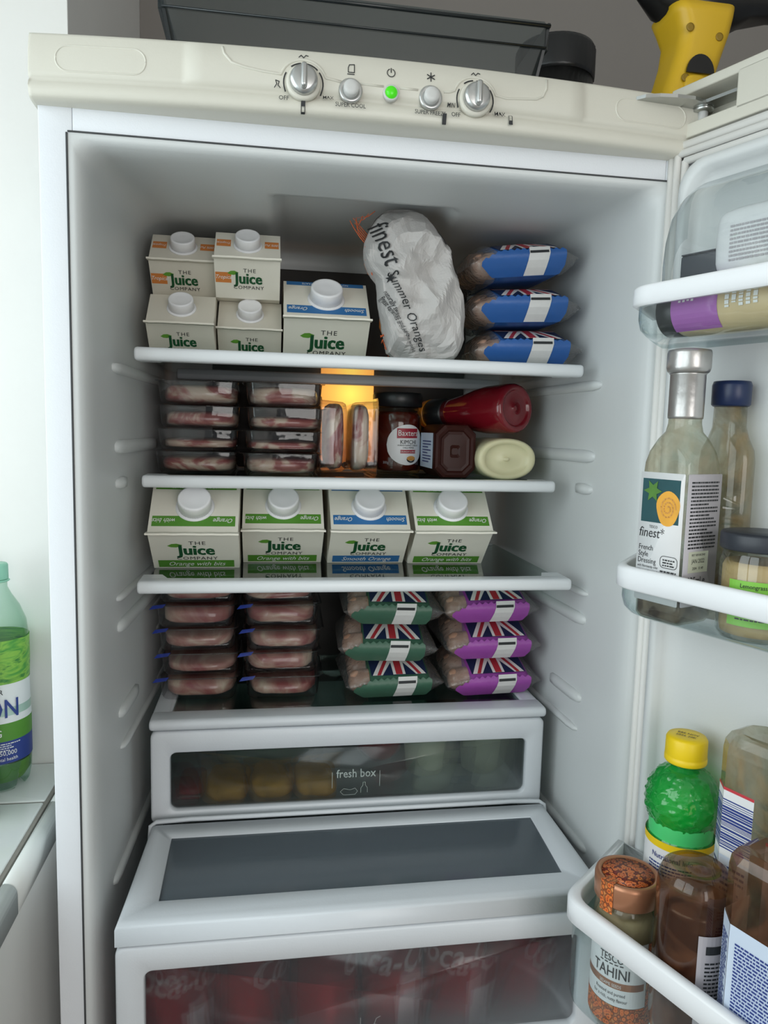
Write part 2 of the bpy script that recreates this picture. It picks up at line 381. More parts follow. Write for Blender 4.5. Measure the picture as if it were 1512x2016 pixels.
def stroke(pts, wd, z=.0002, closed=False):
    V = []; F = []; n = len(pts)
    for i in range(n if closed else n-1):
        a = Vector(pts[i]); b2 = Vector(pts[(i+1) % n]); t = (b2-a)
        if t.length == 0: continue
        t.normalize(); q = Vector((-t.y, t.x))*wd/2; e = t*wd*.2; b = len(V)
        V += [(*(a-q-e), z), (*(b2-q+e), z), (*(b2+q+e), z), (*(a+q-e), z)]; F.append((b, b+1, b+2, b+3))
    return V, F
def arc(cx, cy, r, a0, a1, n=12): return [(cx+r*math.cos(a0+(a1-a0)*i/n), cy+r*math.sin(a0+(a1-a0)*i/n)) for i in range(n+1)]
def join(*vfs):
    V = []; F = []
    for v, f in vfs: b = len(V); V += list(v); F += [tuple(b+i for i in q) for q in f]
    return V, F
def star(cx, cy, r): return poly([(cx+(r if k % 2 == 0 else r*.42)*math.cos(PI/2+k*PI/5), cy+(r if k % 2 == 0 else r*.42)*math.sin(PI/2+k*PI/5)) for k in range(10)], .0002)

# ------------------------------------------------------------------ the room
def wallbox(g, x0, x1, y0, y1, z0, z1, mat): g.add(rbox(((x0+x1)/2, (y0+y1)/2, (z0+z1)/2), (x1-x0, y1-y0, z1-z0), .0005, 0, n=1), mat, False)
SILL = 1.0477; XW = -.332; YR = .235
g = G(); wallbox(g, -3, 3, -4, 1.2, -.05, 0, 'floor_tile'); struct(g.build('floor'))
g = G(); wallbox(g, -3, 3, -4, 1.2, 2.5, 2.55, 'wall_paint'); struct(g.build('ceiling'))
g = G(); wallbox(g, XW, 3, .72, .8, 0, 2.5, 'wall_grey'); struct(g.build('wall_back'))
g = G()
wallbox(g, -.66, XW, YR, .8, 0, 2.5, 'wall_paint'); wallbox(g, -.66, XW, -4, YR, 0, SILL-.022, 'wall_paint')
wallbox(g, -.66, XW, -4, YR, 2.28, 2.5, 'wall_paint'); wallbox(g, -.66, XW, -4, -1.30, SILL-.022, 2.28, 'wall_paint')
struct(g.build('wall_left'))
sill = G(); wallbox(sill, -.62, XW-.014, -1.30, YR, SILL-.022, SILL-.0015, 'grout'); sill = struct(sill.build('trim_1'))
sill['label'] = 'window sill laid with glossy white tiles and grey grout'
ty = [YR, .1355]
while ty[-1] > -1.28: ty.append(max(ty[-1]-.152, -1.298))
for a, b in zip(ty, ty[1:]):
    one('tile', rbox((-.484, (a+b)/2, SILL-.006), (.268, a-b-.004, .012), .002, .0015), 'tile_glaze', sill)
    pr = [(XW-.0115, SILL-.03), (XW-.0115, SILL-.001)]+[(XW-.009+.011*math.sin(t*PI/2/5), SILL-.011+.011*math.cos(t*PI/2/5)) for t in range(6)]+[(XW+.002, SILL-.03)]
    one('nosing', loft([[(x, b+.0008, z) for x, z in pr], [(x, a-.0008, z) for x, z in pr]]), 'tile_glaze', sill)
win = G(); YA, YB, ZA, ZB = -1.30, YR, SILL, 2.28
for (y0, y1, z0, z1) in ((YA, YB, ZA, ZA+.05), (YA, YB, ZB-.05, ZB), (YA, YA+.05, ZA, ZB), (YB-.05, YB, ZA, ZB), ((YA+YB)/2-.025, (YA+YB)/2+.025, ZA, ZB)):
    win.add(rbox((-.635, (y0+y1)/2, (z0+z1)/2), (.05, y1-y0, z1-z0), .004), 'trim_white')
win = struct(win.build('window_1'))
for y in (YA+.05, (YA+YB)/2+.025):
    one('pane', rbox((-.635, y+.33, (ZA+ZB)/2), (.006, .665, ZB-ZA-.1), .001, 0, n=1), 'window_glass', win, False)

# ------------------------------------------------------------------ the refrigerator: cabinet, liner, panel, door
fr = thing('refrigerator', 'tall white fridge freezer standing with its upper door swung open', 'refrigerator')
g = G(); TOP = 1.787
for s in (-1, 1):
    g.add(rbox((s*.2885, .30, .90), (.023, .60, 1.672), .0015), 'enamel')
g.add(rbox((0, .03, 1.7285), (.6, .06, .0225), .0015), 'enamel')
g.add(rbox((0, .33, 1.763), (.598, .54, .046), .002), 'enamel')
g.add(rbox((0, .59, .90), (.56, .02, 1.66), .001), 'enamel')
g.add(rbox((0, .30, .66), (.56, .6, .05), .001), 'enamel'); g.add(rbox((0, .30, .04), (.56, .58, .06), .001), 'enamel')
g.build('cabinet', fr)
one('freezer_door', rbox((0, -.032, .36), (.598, .06, .56), .006), 'enamel', fr)
for s in (-1, 1):
    g = G(); g.add(rbox((s*.286, -.0008, 1.2105), (.0275, .003, 1.052), .0008, .0004), 'enamel'); g.build('front_flange', fr)
one('front_flange', rbox((0, -.0008, 1.7275), (.544, .003, .0215), .0008, .0004), 'enamel', fr)
for s in (-1, 1): one('flange_gap_shade', rbox((s*.2768, -.0022, 1.2), (.0016, .003, 1.03), .0004, 0, n=1), 'gap_shade', fr, False)  # solid dark strips over the seams, coloured as the shade inside the gap
one('flange_gap_shade', rbox((0, -.0022, 1.7160), (.552, .003, .0012), .0004, 0, n=1), 'gap_shade', fr, False)
# liner: a rounded box of rings, its roof recessed above the middle
ZC, ZBOT = 1.706, .70
def ring_at(y, hw, zt, r):
    zb = ZBOT; pts = []
    m = 7
    def corner(sx, sz, a0):
        cx = sx*(hw-r); cz = (zt-r) if sz > 0 else (zb+r)
        return [(cx+r*math.cos(a0+PI/2*i/m), cz+r*math.sin(a0+PI/2*i/m)) for i in range(m+1)]
    pts += corner(1, 1, 0)
    nx = 60
    pts += [((hw-r)*(1-2*i/nx), zt) for i in range(1, nx)]
    pts += corner(-1, 1, PI/2); pts += corner(-1, -1, PI); pts += corner(1, -1, 3*PI/2)
    out = []
    for x, z in pts:
        if z > zt-.0005 and y > .02:
            e = min(1, max(0, (y-.098-.02*x)/.010)); q = min(1, max(0, (x+.101)/.008))*min(1, max(0, (.093+.09*(y-.1)-x)/.010))
            z += .015*e*q
        out.append((x, y, z))
    return out
ys = [(-.0025, .2765, 1.7155, .004), (-.0025, .2725, 1.7125, .008), (-.001, .2695, 1.710, .012), (.004, .2665, 1.708, .016), (.012, .2645, 1.7065, .018), (.022, .2635, ZC, .020)]
yy = .03
while yy < .376:
    ys.append((yy, .2635-.016*(yy-.022)/.36, ZC, .02+.02*(yy/.38))); yy += .006 if .085 < yy < .125 else .02
ys += [(.388, .2468, ZC-.0005, .035), (.396, .2445, ZC-.002, .030), (.401, .240, ZC-.006, .028), (.402, .225, ZC-.020, .02)]
rings = [ring_at(*a) for a in ys]
v, f = loft(rings, False, True)
one('inner_liner', (v, f), 'liner_white', fr, True, flip=True)
one('evaporator_plate', rbox((0, .3985, 1.39), (.37, .005, .61), .02, .002, 'y'), 'evap_plate', fr)
# support ledges moulded in both side walls
for s in (-1, 1):
    for (z0, z1, ya, yb) in ((1.4377, 1.4539, .092, .30), (1.4009, 1.4150, .093, .135), (1.5200, 1.5325, .085, .36), (1.2830, 1.2915, .09, .36), (1.2480, 1.2635, .092, .33), (1.1540, 1.1690, .092, .178), (1.118, 1.1265, .098, .34), (.985, .998, .06, .30)):
        xa = .2635-.016*(ya-.022)/.36; xb = .2635-.016*(yb-.022)/.36
        R = []
        for (y, d, h) in ((ya, -.001, .3), (ya+.006, .004, .75), (ya+.02, .0055, 1), (yb-.02, .0055, 1), (yb-.005, .0045, .9), (yb, -.001, .5)):
            xw = .2635-.016*(y-.022)/.36; zc, hh = (z0+z1)/2, (z1-z0)/2*h
            R.append([(s*(xw+.003), y, zc-hh), (s*(xw-d*.8), y, zc-hh*.8), (s*(xw-d), y, zc), (s*(xw-d*.8), y, zc+hh*.8), (s*(xw+.003), y, zc+hh)])
        one('support_ledge', loft(R), 'liner_white', fr, True, flip=(s < 0))
# lamp housing on the back wall
lamp = one('lamp_cover', rbox((.008, .390, 1.4855), (.077, .018, .126), .006), 'lamp_cover', fr); lamp['label'] = 'glowing orange lamp cover on the back wall'

# control panel, bowed in plan
def ytop(x): return -.0296+.2*x*x
def step(x): return -.0022 if -.1745 < x < .1735 else 0
PROF = [(.06, 1.7895), (.006, 1.7895), (.0015, 1.7885), (0, 1.786), (-.0025, 1.772), (-.0035, 1.757), (-.0030, 1.7525), (-.0005, 1.7510), (-.0030, 1.7490), (-.0050, 1.7445), (-.0045, 1.7390), (-.0025, 1.7362), (.004, 1.7352), (.03, 1.7352)]
xs = sorted([-.303, -.3025, -.1755, -.1735, .1725, .1745, .3025, .303]+[-.3+.02*i for i in range(31)])
R = []
for x in xs:
    e = 1 if abs(x) < .3026 else .6
    R.append([(x, (ytop(x)+step(x)*(1 if 1.7525 < z < 1.788 else 0)+d) if d < .02 else d, 1.7625+(z-1.7625)*(1 if e == 1 else .93)) for d, z in PROF])
panel = one('control_panel', loft(R), 'panel_cream', fr, True, flip=True)
def psurf(x, z):
    for (d0, z0), (d1, z1) in zip(PROF[3:], PROF[4:]):
        if z1 <= z <= z0: return ytop(x)+step(x)+d0+(d1-d0)*(z0-z)/(z0-z1)
    return ytop(x)+step(x)
def on_panel(vf, x0, z0, off=.0004): 
    v, f = vf; return [(x0+x, psurf(x0+x, z0+y)-off-z, z0+y) for x, y, z in v], f
def ridge(pts, r, mat='panel_cream'):
    return tube([(x, psurf(x, z)+.0003, z) for x, z in pts], r, 6)
def oval(cx, cz, hx, hz): return rrect(hx, hz, hz, 8, cx, cz)
for cx in (-.2445, .2440):
    pts = oval(cx, 1.7680 if cx < 0 else 1.7690, .0365, .0105); pts.append(pts[0])
    one('hinge_blank', ridge(pts, .0009), 'panel_cream', panel)
kL, kR = (-.0783, 1.7590), (.0712, 1.7590)
# moulded wave line over the knobs
wave = [(-.1455, 1.7845), (-.1440, 1.7790), (-.138, 1.7720), (-.128, 1.7690), (-.112, 1.7665), (-.1000, 1.7655)]
wave += [(kL[0]+.0198*math.cos(t), kL[1]+.0198*math.sin(t)) for t in [PI*.9-PI*.8*i/14 for i in range(15)]]
wave += [(-.052, 1.7640), (-.0465, 1.7630)]
one('moulded_line', ridge(wave, .0013), 'panel_cream', panel)
wave = [(-.031, 1.7630), (-.010, 1.7625)]; one('moulded_line', ridge(wave, .0012), 'panel_cream', panel)
wave = [(.004, 1.7625), (.020, 1.7625)]; one('moulded_line', ridge(wave, .0012), 'panel_cream', panel)
wave = [(.043, 1.7630), (.0485, 1.7635)]+[(kR[0]+.0198*math.cos(t), kR[1]+.0198*math.sin(t)) for t in [PI*.9-PI*.8*i/14 for i in range(15)]]+[(.100, 1.7635), (.128, 1.7660), (.134, 1.7690), (.1375, 1.7760), (.138, 1.7845)]
one('moulded_line', ridge(wave, .0013), 'panel_cream', panel)
yk = lambda x, z: psurf(x, z)
for (kx, kz) in (kL, kR):
    o = G(); o.add(lathe([(.0145, .002), (.0147, -.002), (.0140, -.0035), (.0125, -.004)], 40), 'panel_cream')
    prof = [(.0116, -.002), (.0118, -.008), (.0109, -.0105), (.0086, -.0115)]
    o.add(lathe(prof, 40), 'knob_metal')
    o.add(rbox((0, 0, -.0125), (.0052, .0195, .010), .0024, .002), 'knob_metal')
    ob = o.build('knob', panel, loc=(kx, yk(kx, kz), kz), rot=(-PI/2-.05, 0, 0)); ob['label'] = 'satin metal temperature dial'
    gg = G()
    for a0, a1 in ((128, 98), (86, 45), (36, -28), (205, 152)):
        a0, a1 = math.radians(a0), math.radians(a1)
        gg.add(on_panel(stroke(arc(0, 0, .0165, a0, a1, 8), .0011), kx, kz), 'ink', False)
    gg.build('dial_mark', panel)
for bx, bz in ((-.0383, 1.7565), (.0313, 1.7570)):
    o = G(); o.add(lathe([(.0100, .003), (.0102, -.001), (.0092, -.0022), (.0075, -.0015)], 32), 'knob_metal'); o.add(lathe([(.0066, .002), (.0066, -.0065), (.0058, -.0078), (.003, -.0082)], 28), 'button_grey')
    ob = o.build('button', panel, loc=(bx, yk(bx, bz), bz), rot=(-PI/2-.05, 0, 0))
ob = G().add(lathe([(.0068, .002), (.0068, -.002), (.006, -.003), (.0052, -.0022)], 28), 'button_grey').add(lathe([(.0052, .001), (.0052, -.003), (.0042, -.0048), (.002, -.0056)], 24), 'led_green').build('indicator_light', panel, loc=(-.0036, yk(-.0036, 1.7572), 1.7572), rot=(-PI/2-.05, 0, 0)); ob['label'] = 'round green power light'
class PT:
    nm = 'lettering'
    def add(s, vf, mat, sm): one(s.nm, vf, mat, panel, sm)
pt = PT()
for s, x, z, h in (('OFF', -.0945, 1.7440, .0058), ('MAX', -.0572, 1.7480, .0050), ('SUPER COOL', -.0383, 1.7425, .0052), ('SUPER FREEZE', .0313, 1.7425, .0052), ('MIN', .0500, 1.7515, .0046), ('OFF', .0540, 1.7430, .0056), ('MAX', .0945, 1.7480, .0056)):
    pt.add(on_panel(txt(s, h, .004, .85), x, z), 'ink', False)
pt.nm = 'printed_symbol'
pt.add(on_panel(stroke(arc(0, 0, .0034, PI*.62, PI*2.38, 16), .0007), -.0036, 1.7745), 'ink', False); pt.add(on_panel(rect2(-.0004, 0, .0004, .0042, .0002), -.0036, 1.7745), 'ink', False)
for k in range(3):
    a = PI/6+k*PI/3; pt.add(on_panel(stroke([(-.0038*math.cos(a), -.0038*math.sin(a)), (.0038*math.cos(a), .0038*math.sin(a))], .0009), .0313, 1.7745), 'ink', False)
pt.add(on_panel(stroke([(-.0022, -.003), (.003, -.003), (.003, .004), (-.0012, .0035), (-.0022, .001), (-.0022, -.003)], .0007), -.0383, 1.7745), 'ink', False); pt.add(on_panel(stroke([(-.003, -.0045), (.003, -.0045)], .0007), -.0383, 1.7745), 'ink', False)
for (x, z, lo) in ((-.0783, 1.7400, .5), (.0440, 1.7405, 0), (.1045, 1.7455, .55)):
    pt.add(on_panel(stroke([(-.0015, -.004), (.0015, -.004), (.0015, .004), (-.0015, .004)], .0006, closed=True), x, z), 'ink', False)
    pt.add(on_panel(rect2(-.0015, (.0 if lo == .5 else -.004), .0015, (.004 if lo in (.5, 0) else -.0008), .0003), x, z), 'ink', False)
for (x, z) in ((-.0783, 1.7815), (.0715, 1.7815)):
    pt.add(on_panel(stroke([(-.004, -.001), (-.002, .001), (0, -.0012), (.002, .0012), (.004, .0005)], .0007), x, z), 'ink', False)
pt.add(on_panel(stroke([(-.002, -.003), (0, 0), (-.001, .003), (.002, .002), (.001, -.001), (.003, -.003)], .0007), -.1005, 1.7570), 'ink', False)


# door, swung open by 112 degrees; local x = along the door from the hinge, local y = outward, z = up
DO = Vector((.279, 0, 0)); DA = -math.radians(67.5)
dm = Matrix.Translation(DO) @ Matrix.Rotation(DA, 4, 'Z')
def D(u, n, z): return dm @ Vector((u, -n, z))
door = one('door', rbox((.297, .031, 1.22), (.60, .050, 1.08), .008), 'enamel', fr, loc=DO, rot=(0, 0, DA)); door['label'] = 'upper fridge door, swung wide open'
# cap along the door's top with a slot for the hinge arm
g = G()
ca, cb, cz0, cz1 = -.0035, .60, 1.7515, 1.8005
for (x0, x1, z0, z1, y0, y1) in ((ca, cb, cz0, 1.7645, -.003, .058), (ca, cb, 1.7915, cz1, -.003, .058), (.0655, cb, 1.76, 1.795, -.003, .058), (ca, cb, cz0+.002, cz1-.001, .035, .057)):
    g.add(rbox(((x0+x1)/2, (y0+y1)/2, (z0+z1)/2), (x1-x0, y1-y0, z1-z0), .002, .0015), 'panel_cream')
g.build('top_cap', door)
g = G()
g.add(prism([(.014, .009), (.02, .002), (.06, .004), (.066, .008), (.066, .02), (.014, .02)], 1.7795, 1.7825), 'steel', False)
g.add(lathe([(.0045, 1.760), (.0045, 1.7785)], 16), 'button_grey', True, Matrix.Translation((.022, .012, 0)))
g.add(lathe([(.009, 1.776), (.0095, 1.7785), (.009, 1.780)], 16), 'steel', True, Matrix.Translation((.022, .012, 0)))
g.build('hinge_pin_plate', door)
# hinge arm from the cabinet top: flat steel, in room coordinates
pts = [(.2280, -.0205), (.2340, -.0270), (.246, -.0315), (.262, -.0335), (.280, -.033), (.296, -.027), (.300, -.012), (.290, -.004), (.262, -.004), (.240, -.010)]
one('hinge_arm', prism(pts, 1.7790, 1.7820), 'steel', fr, False)
# gasket frame: three soft ridges
gk = G()
for (d, h, r) in ((.004, .004, .0042), (.0115, .006, .0036), (.0185, .004, .0036)):
    path = [(d, -h, 1.7485-d), (.594-d, -h, 1.7485-d), (.594-d, -h, .69+d), (d, -h, .69+d)]
    for a, b in zip(path, path[1:]+path[:1]): gk.add(tube([a, b], r, 8), 'gasket')
gk.build('gasket', door)
# inner lining of the door with the raised rim that carries the bins
g = G(); R = []
for (du, n) in ((.020, -.001), (.0215, .012), (.024, .0185), (.029, .0205), (.0335, .0185), (.036, .012), (.040, .007), (.055, .0055)):
    R.append([(x, -n, z) for x, z in rrect(.297-du, .527-du, .03-du*.2, 5, .297, 1.2195)])
g.add(loft(R, False, True), 'liner_white'); g.build('door_lining', door)

# ------------------------------------------------------------------ shelves and drawers
def glass_shelf(yf, zt, label, hw=.24, yb=.378, xo=0, deep=.020):
    t = thing('glass_shelf', label, 'shelf', (xo, yf, zt), group='glass shelves resting on the side ledges')
    g = G(); g.add(rbox((0, deep/2, -.0068), (2*hw, deep, .0136), .005, .003, 'x'), 'trim_white')
    for s in (-1, 1):
        pts = [(s*(hw-.0006), .008), (s*(hw-.055), .008), (s*(hw-.055), deep), (s*(hw-.028), deep+.001), (s*(hw-.020), .045), (s*(hw-.0), .045)]
        if s < 0: pts = pts[::-1]
        g.add(prism(pts, -.0120, -.0009), 'trim_white', False)
    g.build('front_trim', t)
    one('pane', rbox((0, (deep+yb-yf)/2-.006, -.0055), (2*hw-.012, yb-yf-deep-.006, .004), .001, 0, n=1), 'shelf_glass', t, False)
    one('rear_trim', rbox((0, yb-yf-.010, -.0080), (2*hw-.02, .012, .014), .003, .002, 'x'), 'drawer_grey', t)
    return t
glass_shelf(.0885, 1.5478, 'uppermost glass shelf, carrying the small cartons and the grey paper bag')
glass_shelf(.1385, 1.4145, 'glass shelf carrying the bacon trays, kimchi jar and sauce bottles', xo=-.004, hw=.238)
glass_shelf(.0900, 1.3060, 'glass shelf carrying a row of four large juice cartons', deep=.024)
t = thing('drawer_shelf', 'grey framed shelf above the narrow drawer, carrying meat trays and sausages', 'shelf', (0, .1385, 1.1350))
g = G()
g.add(rbox((0, .016, -.0065), (.474, .034, .013), .006, .0035, 'x'), 'drawer_grey')
for s in (-1, 1): g.add(rbox((s*.226, .14, -.0065), (.022, .22, .011), .003), 'drawer_grey')
g.build('front_trim', t)
one('pane', rbox((0, .138, -.0055), (.432, .210, .004), .001, 0, n=1), 'shelf_glass', t, False)
FZ = 1.1318      # top of that pane
def frame_front(cz, hz, hx, wz0, wz1, wx, y0, y1, r=.008, wr=.008):
    """flat drawer front standing in the x-z plane, with a window hole"""
    def rg(hx_, z0, z1, rr, y): return [(x, y, z) for x, z in rrect(hx_, (z1-z0)/2, rr, 5, 0, (z0+z1)/2)]
    z0, z1 = cz-hz, cz+hz
    R = [rg(hx-.001, z0+.001, z1-.001, r, y1), rg(hx, z0, z1, r, y1-.002), rg(hx, z0, z1, r, y0+.003), rg(hx-.001, z0+.001, z1-.001, r, y0+.001), rg(hx-.003, z0+.003, z1-.003, r, y0),
         rg(wx+.001, wz0-.001, wz1+.001, wr, y0), rg(wx, wz0, wz1, wr, y0+.0012), rg(wx-.001, wz0+.001, wz1-.001, wr, y1)]
    R.append(R[0]); return loft(R, False, False)
def drawer(name, label, yf, z0, z1, hx, wz0, wz1, wx, mat, depth, tubtop):
    t = thing(name, label, 'drawer', (0, yf, z0))
    one('front_panel', frame_front((z1-z0)/2, (z1-z0)/2, hx, wz0-z0, wz1-z0, wx, 0, .012), 'drawer_grey', t, True)
    one('window', rbox((0, .0085, (wz0+wz1)/2-z0), (2*wx+.008, .003, wz1-wz0+.008), .004, 0, 'y'), mat, t, True)
    g = G(); h = tubtop-z0; xs_ = hx-.012
    for s in (-1, 1): g.add(rbox((s*xs_, depth/2+.013, h/2+.002), (.003, depth, h-.004), .001, 0, n=1), 'bin_clear', False)
    g.add(rbox((0, depth+.013, h/2+.002), (2*xs_, .003, h-.004), .001, 0, n=1), 'bin_clear', False)
    g.add(rbox((0, depth/2+.013, .005), (2*xs_, depth, .003), .001, 0, n=1), 'drawer_grey', False)
    g.build('tub', t); return t
fb = drawer('fresh_box_drawer', 'narrow grey drawer with a clear window marked fresh box', .1415, 1.009, 1.1205, .236, 1.0245, 1.0950, .2145, 'frost_clear', .225, 1.108)
one('lettering', txt('fresh box', .0145, .012, .86), 'ink_white', fb, False, mtx=frame((.0030, .0080, .0430), (1, 0, 0), (0, 0, 1), .0006))
for x in (-.026, .032): one('printed_line', rect2(-.0003, -.010, .0003, .010), 'ink_white', fb, False, mtx=frame((x, .0080, .0400), (1, 0, 0), (0, 0, 1), .0006))
one('printed_symbol', stroke([(-.004, -.005), (-.004, .001), (-.0015, .004), (-.0015, .008), (.0015, .008), (.0015, .004), (.004, .001), (.004, -.005)], .0005), 'ink_white', fb, False, mtx=frame((.013, .008, .0280), (1, 0, 0), (0, 0, 1), .0006))
one('printed_symbol', stroke([(-.012, 0), (-.008, .004), (0, .002), (.006, .004), (.009, 0), (.006, -.004), (-.008, -.004)], .0005, closed=True), 'ink_white', fb, False, mtx=frame((-.004, .008, .0250), (1, 0, 0), (0, 0, 1), .0006))
YC = -.030
cr_ = drawer('vegetable_crisper', 'large grey drawer with a frosted window showing red drink cans', YC, .735, .9830, .2430, .858, .9580, .2170, 'frost_red', .36, .970)
one('printed_symbol', stroke(arc(0, 0, .006, 0, 2*PI, 16)+[(0, .006), (.002, .012), (.006, .014)], .0006), 'ink_white', cr_, False, mtx=frame((.005, .008, .1335), (1, 0, 0), (0, 0, 1), .0006))
one('printed_symbol', stroke([(-.006, -.006), (-.007, .003), (-.003, .006), (.003, .006), (.007, .003), (.006, -.006)], .0006, closed=True), 'ink_white', cr_, False, mtx=frame((-.022, .008, .1335), (1, 0, 0), (0, 0, 1), .0006))
one('printed_line', rect2(-.0003, -.010, .0003, .013), 'ink_white', cr_, False, mtx=frame((-.009, .008, .1345), (1, 0, 0), (0, 0, 1), .0006))
# lid over the large drawer
t = thing('crisper_cover', 'grey lid with a smoked glass panel, covering the large drawer', 'cover', (0, YC, .9850))
def lz(y): return .0335-.0135*max(0, min(1, (.155-y)/.155))**1.3      # height above the lid's base, y from its front
def outline(ins):
    P = []
    for i in range(13): y = .004+ins+(.151-2*ins)*i/12; P.append((.2435-.0115*(y/.155)**.8-ins, y))
    Q = [(-x, y) for x, y in P[::-1]]; return P+Q
R = []
oo = outline(0); o2 = outline(.002)
inner = [(.2075, .030+.100*i/12) for i in range(13)]; inner += [(-x, y) for x, y in inner[::-1]]
yfl = lambda P, d: [(x, y-(.004 if y < .01 else 0), d(y)) for x, y in P]
R = [yfl(oo, lambda y: 0), yfl(oo, lambda y: lz(y)-.0035), yfl(o2, lambda y: lz(y)-.0008), [(x*.985, y+(.004 if y < .02 else 0), lz(y)) for x, y in o2], [(x, y, lz(y)) for x, y in inner], [(x, y, lz(y)-.004) for x, y in inner], [(x, y, 0) for x, y in inner]]
R.append(R[0]); one('frame', loft(R, False, False), 'drawer_grey', t, True)
v = [(x, y, lz(y)-.0025-d) for d in (0, .003) for x, y in inner]; n = len(inner)
one('panel', loft([v[:n], v[n:]]), 'lid_smoke', t, False, flip=True)
one('rear_lip', tube([(-.234, .152, .018), (-.234, .158, .030), (-.228, .160, .0335), (-.190, .162, .0340), (-.175, .160, .0350), (.180, .160, .0350), (.195, .162, .0340), (.229, .160, .0335), (.235, .158, .030), (.235, .152, .018)], .0028, 8), 'drawer_grey', t)

# ------------------------------------------------------------------ juice cartons lying on their sides, gable ends to the front
def carton(label, x, z, ytip, w, big, bandmat=None, lower=None, upL=None, upR=None, tags=None, yaw=0, group=None, depth=.155, mat='carton'):
    """origin: bottom centre under the fin's tip; the fin points to -y"""
    t = thing('juice_carton', label, 'carton', (x, ytip, z), (0, 0, yaw), group)
    depth = depth if big else .130
    h = w/2; gd = w*.52; fin = .011 if big else .008; yr = fin; ye = fin+gd; L = depth
    g = G()
    A = [(-h, ye, 0), (h, ye, 0), (h, ye, w), (-h, ye, w)]; B = [(-h, ye+L, 0), (h, ye+L, 0), (h, ye+L, w), (-h, ye+L, w)]
    g.add((A+B, [(0, 4, 5, 1), (1, 5, 6, 2), (2, 6, 7, 3), (3, 7, 4, 0), (4, 7, 6, 5)]), mat, False)
    k = .0001
    g.add(([(-h, ye, 0), (h, ye, 0), (h, yr, h-k), (-h, yr, h-k)], [(0, 1, 2, 3)]), mat, False)
    g.add(([(-h, ye, w), (h, ye, w), (h, yr, h+k), (-h, yr, h+k)], [(0, 3, 2, 1)]), mat, False)
    for s in (-1, 1):   # folded-in gussets
        c = (s*(h-w*.30), yr+.002, h)
        q = [(s*h, ye, 0), (s*h, ye, w), (s*h, yr, h-k), (s*h, yr, h+k), c]
        fs = [(0, 1, 4), (0, 4, 2), (1, 3, 4)]
        g.add((q, fs if s > 0 else [f_[::-1] for f_ in fs]), mat, False)
    g.build('body', t)
    g = G(); n = 10
    top = [(-h-.0012+(w+.0024)*i/n, 0, h+.0010+rnd.uniform(-.0003, .0003)) for i in range(n+1)]
    bot = [(a, 0, c-.0020) for a, b, c in top]
    R = [[(a, y, c) for a, _, c in bot]+[(a, y, c) for a, _, c in top[::-1]] for y in (0, yr+.001)]
    g.add(loft(R), mat, False, flip=True); g.build('top_fin', t)
    # frames of the two gable panels
    sl = math.hypot(gd, h); a, b = gd/sl, h/sl
    lo = frame((0, ye, 0), (1, 0, 0), (0, -a, b)); hi = frame((0, ye, w), (-1, 0, 0), (0, -a, -b))
    q = w/.096
    one('lettering', off2(txt('THE', .0092*q, 0, 1, 0, 1.2, .0004), .0030*q, sl*.680), 'ink', t, False, mtx=lo)
    jt = txt('Juice', .0265*q, .016, .78, 0, 1.02, .0004)
    one('lettering', join(*[off2(jt, .0015*q+dx*q, sl*.400, z=.0003+.00008*i) for i, dx in enumerate((-.0006, 0, .0006))]), 'juice_green', t, False, mtx=lo)
    one('leaf', off2(([(-.0255*q, 0, .0003), (-.021*q, .0035*q, .0003), (-.016*q, .004*q, .0003), (-.0105*q, .0015*q, .0003), (-.013*q, -.0012*q, .0003), (-.017*q, -.0026*q, .0003), (-.022*q, -.0022*q, .0003)], [tuple(range(7))[::-1]], ), -.0015*q, sl*.645, 1.1), 'leaf_green', t, False, mtx=lo)
    one('lettering', off2(txt('COMPANY', .0085*q, 0, 1.0, 0, 1.15, .0007), .0015*q, sl*.262), 'ink', t, False, mtx=lo)
    if bandmat:
        one('colour_band', off2(rect2(-h*.88, sl*.035, h*.88, sl*.235), z=.0002), bandmat, t, False, mtx=lo)
        one('colour_band', off2(rect2(-h*.93, sl*.66, h*.93, sl*.87), z=.0002), bandmat, t, False, mtx=hi)
        one('colour_band', off2(rect2(-h*.93, sl*.0, h*.93, sl*.10), z=.0002), bandmat, t, False, mtx=hi)
        one('lettering', off2(txt(lower, .0112, .004, .85, .35, 1, .0005), 0, sl*.085), 'ink_white', t, False, mtx=lo)
        one('lettering', off2(txt(upL, .0090, .004, .8, .35, 1, .0005), -h*.66, sl*.715), 'ink_white', t, False, mtx=hi)
        one('lettering', off2(txt(upR, .0090, .004, .8, .35, 1, .0005), h*.66, sl*.715), 'ink_white', t, False, mtx=hi)
        one('lettering', off2(txt('NOT FROM CONCENTRATE', .0048, 0, .9, 0, 1, .0005), 0, sl*.03), 'ink_white', t, False, mtx=hi)
    if tags:
        g = G()
        g.add(off2(rect2(-h*.98, sl*.40, -h*.50, sl*.66), z=.0002), 'print_orange', False, lo); g.build('colour_band', t)
        one('lettering', off2(txt('Tropical', .0072, .003, .8, .35, 1, .0005), -h*.73, sl*.50), 'ink_white', t, False, mtx=lo)
        for s, tx in ((1, 'Tropical'), (-1, '100% Pure')):
            one('colour_band', off2(rect2(s*h*.52 if s > 0 else -h*.95, sl*.28, h*.95 if s > 0 else -h*.52, sl*.54), z=.0002), 'print_orange', t, False, mtx=hi)
            one('lettering', off2(txt(tx, .0062, .003, .75, .35, 1, .0005), s*h*.73, sl*.38), 'ink_white', t, False, mtx=hi)
    rc = .0188 if big else .0140; hc = .0165 if big else .0130
    g = G(); g.add(lathe([(rc*1.16, 0), (rc*1.14, .0012), (rc*.9, .0014)], 40), 'cap_white')
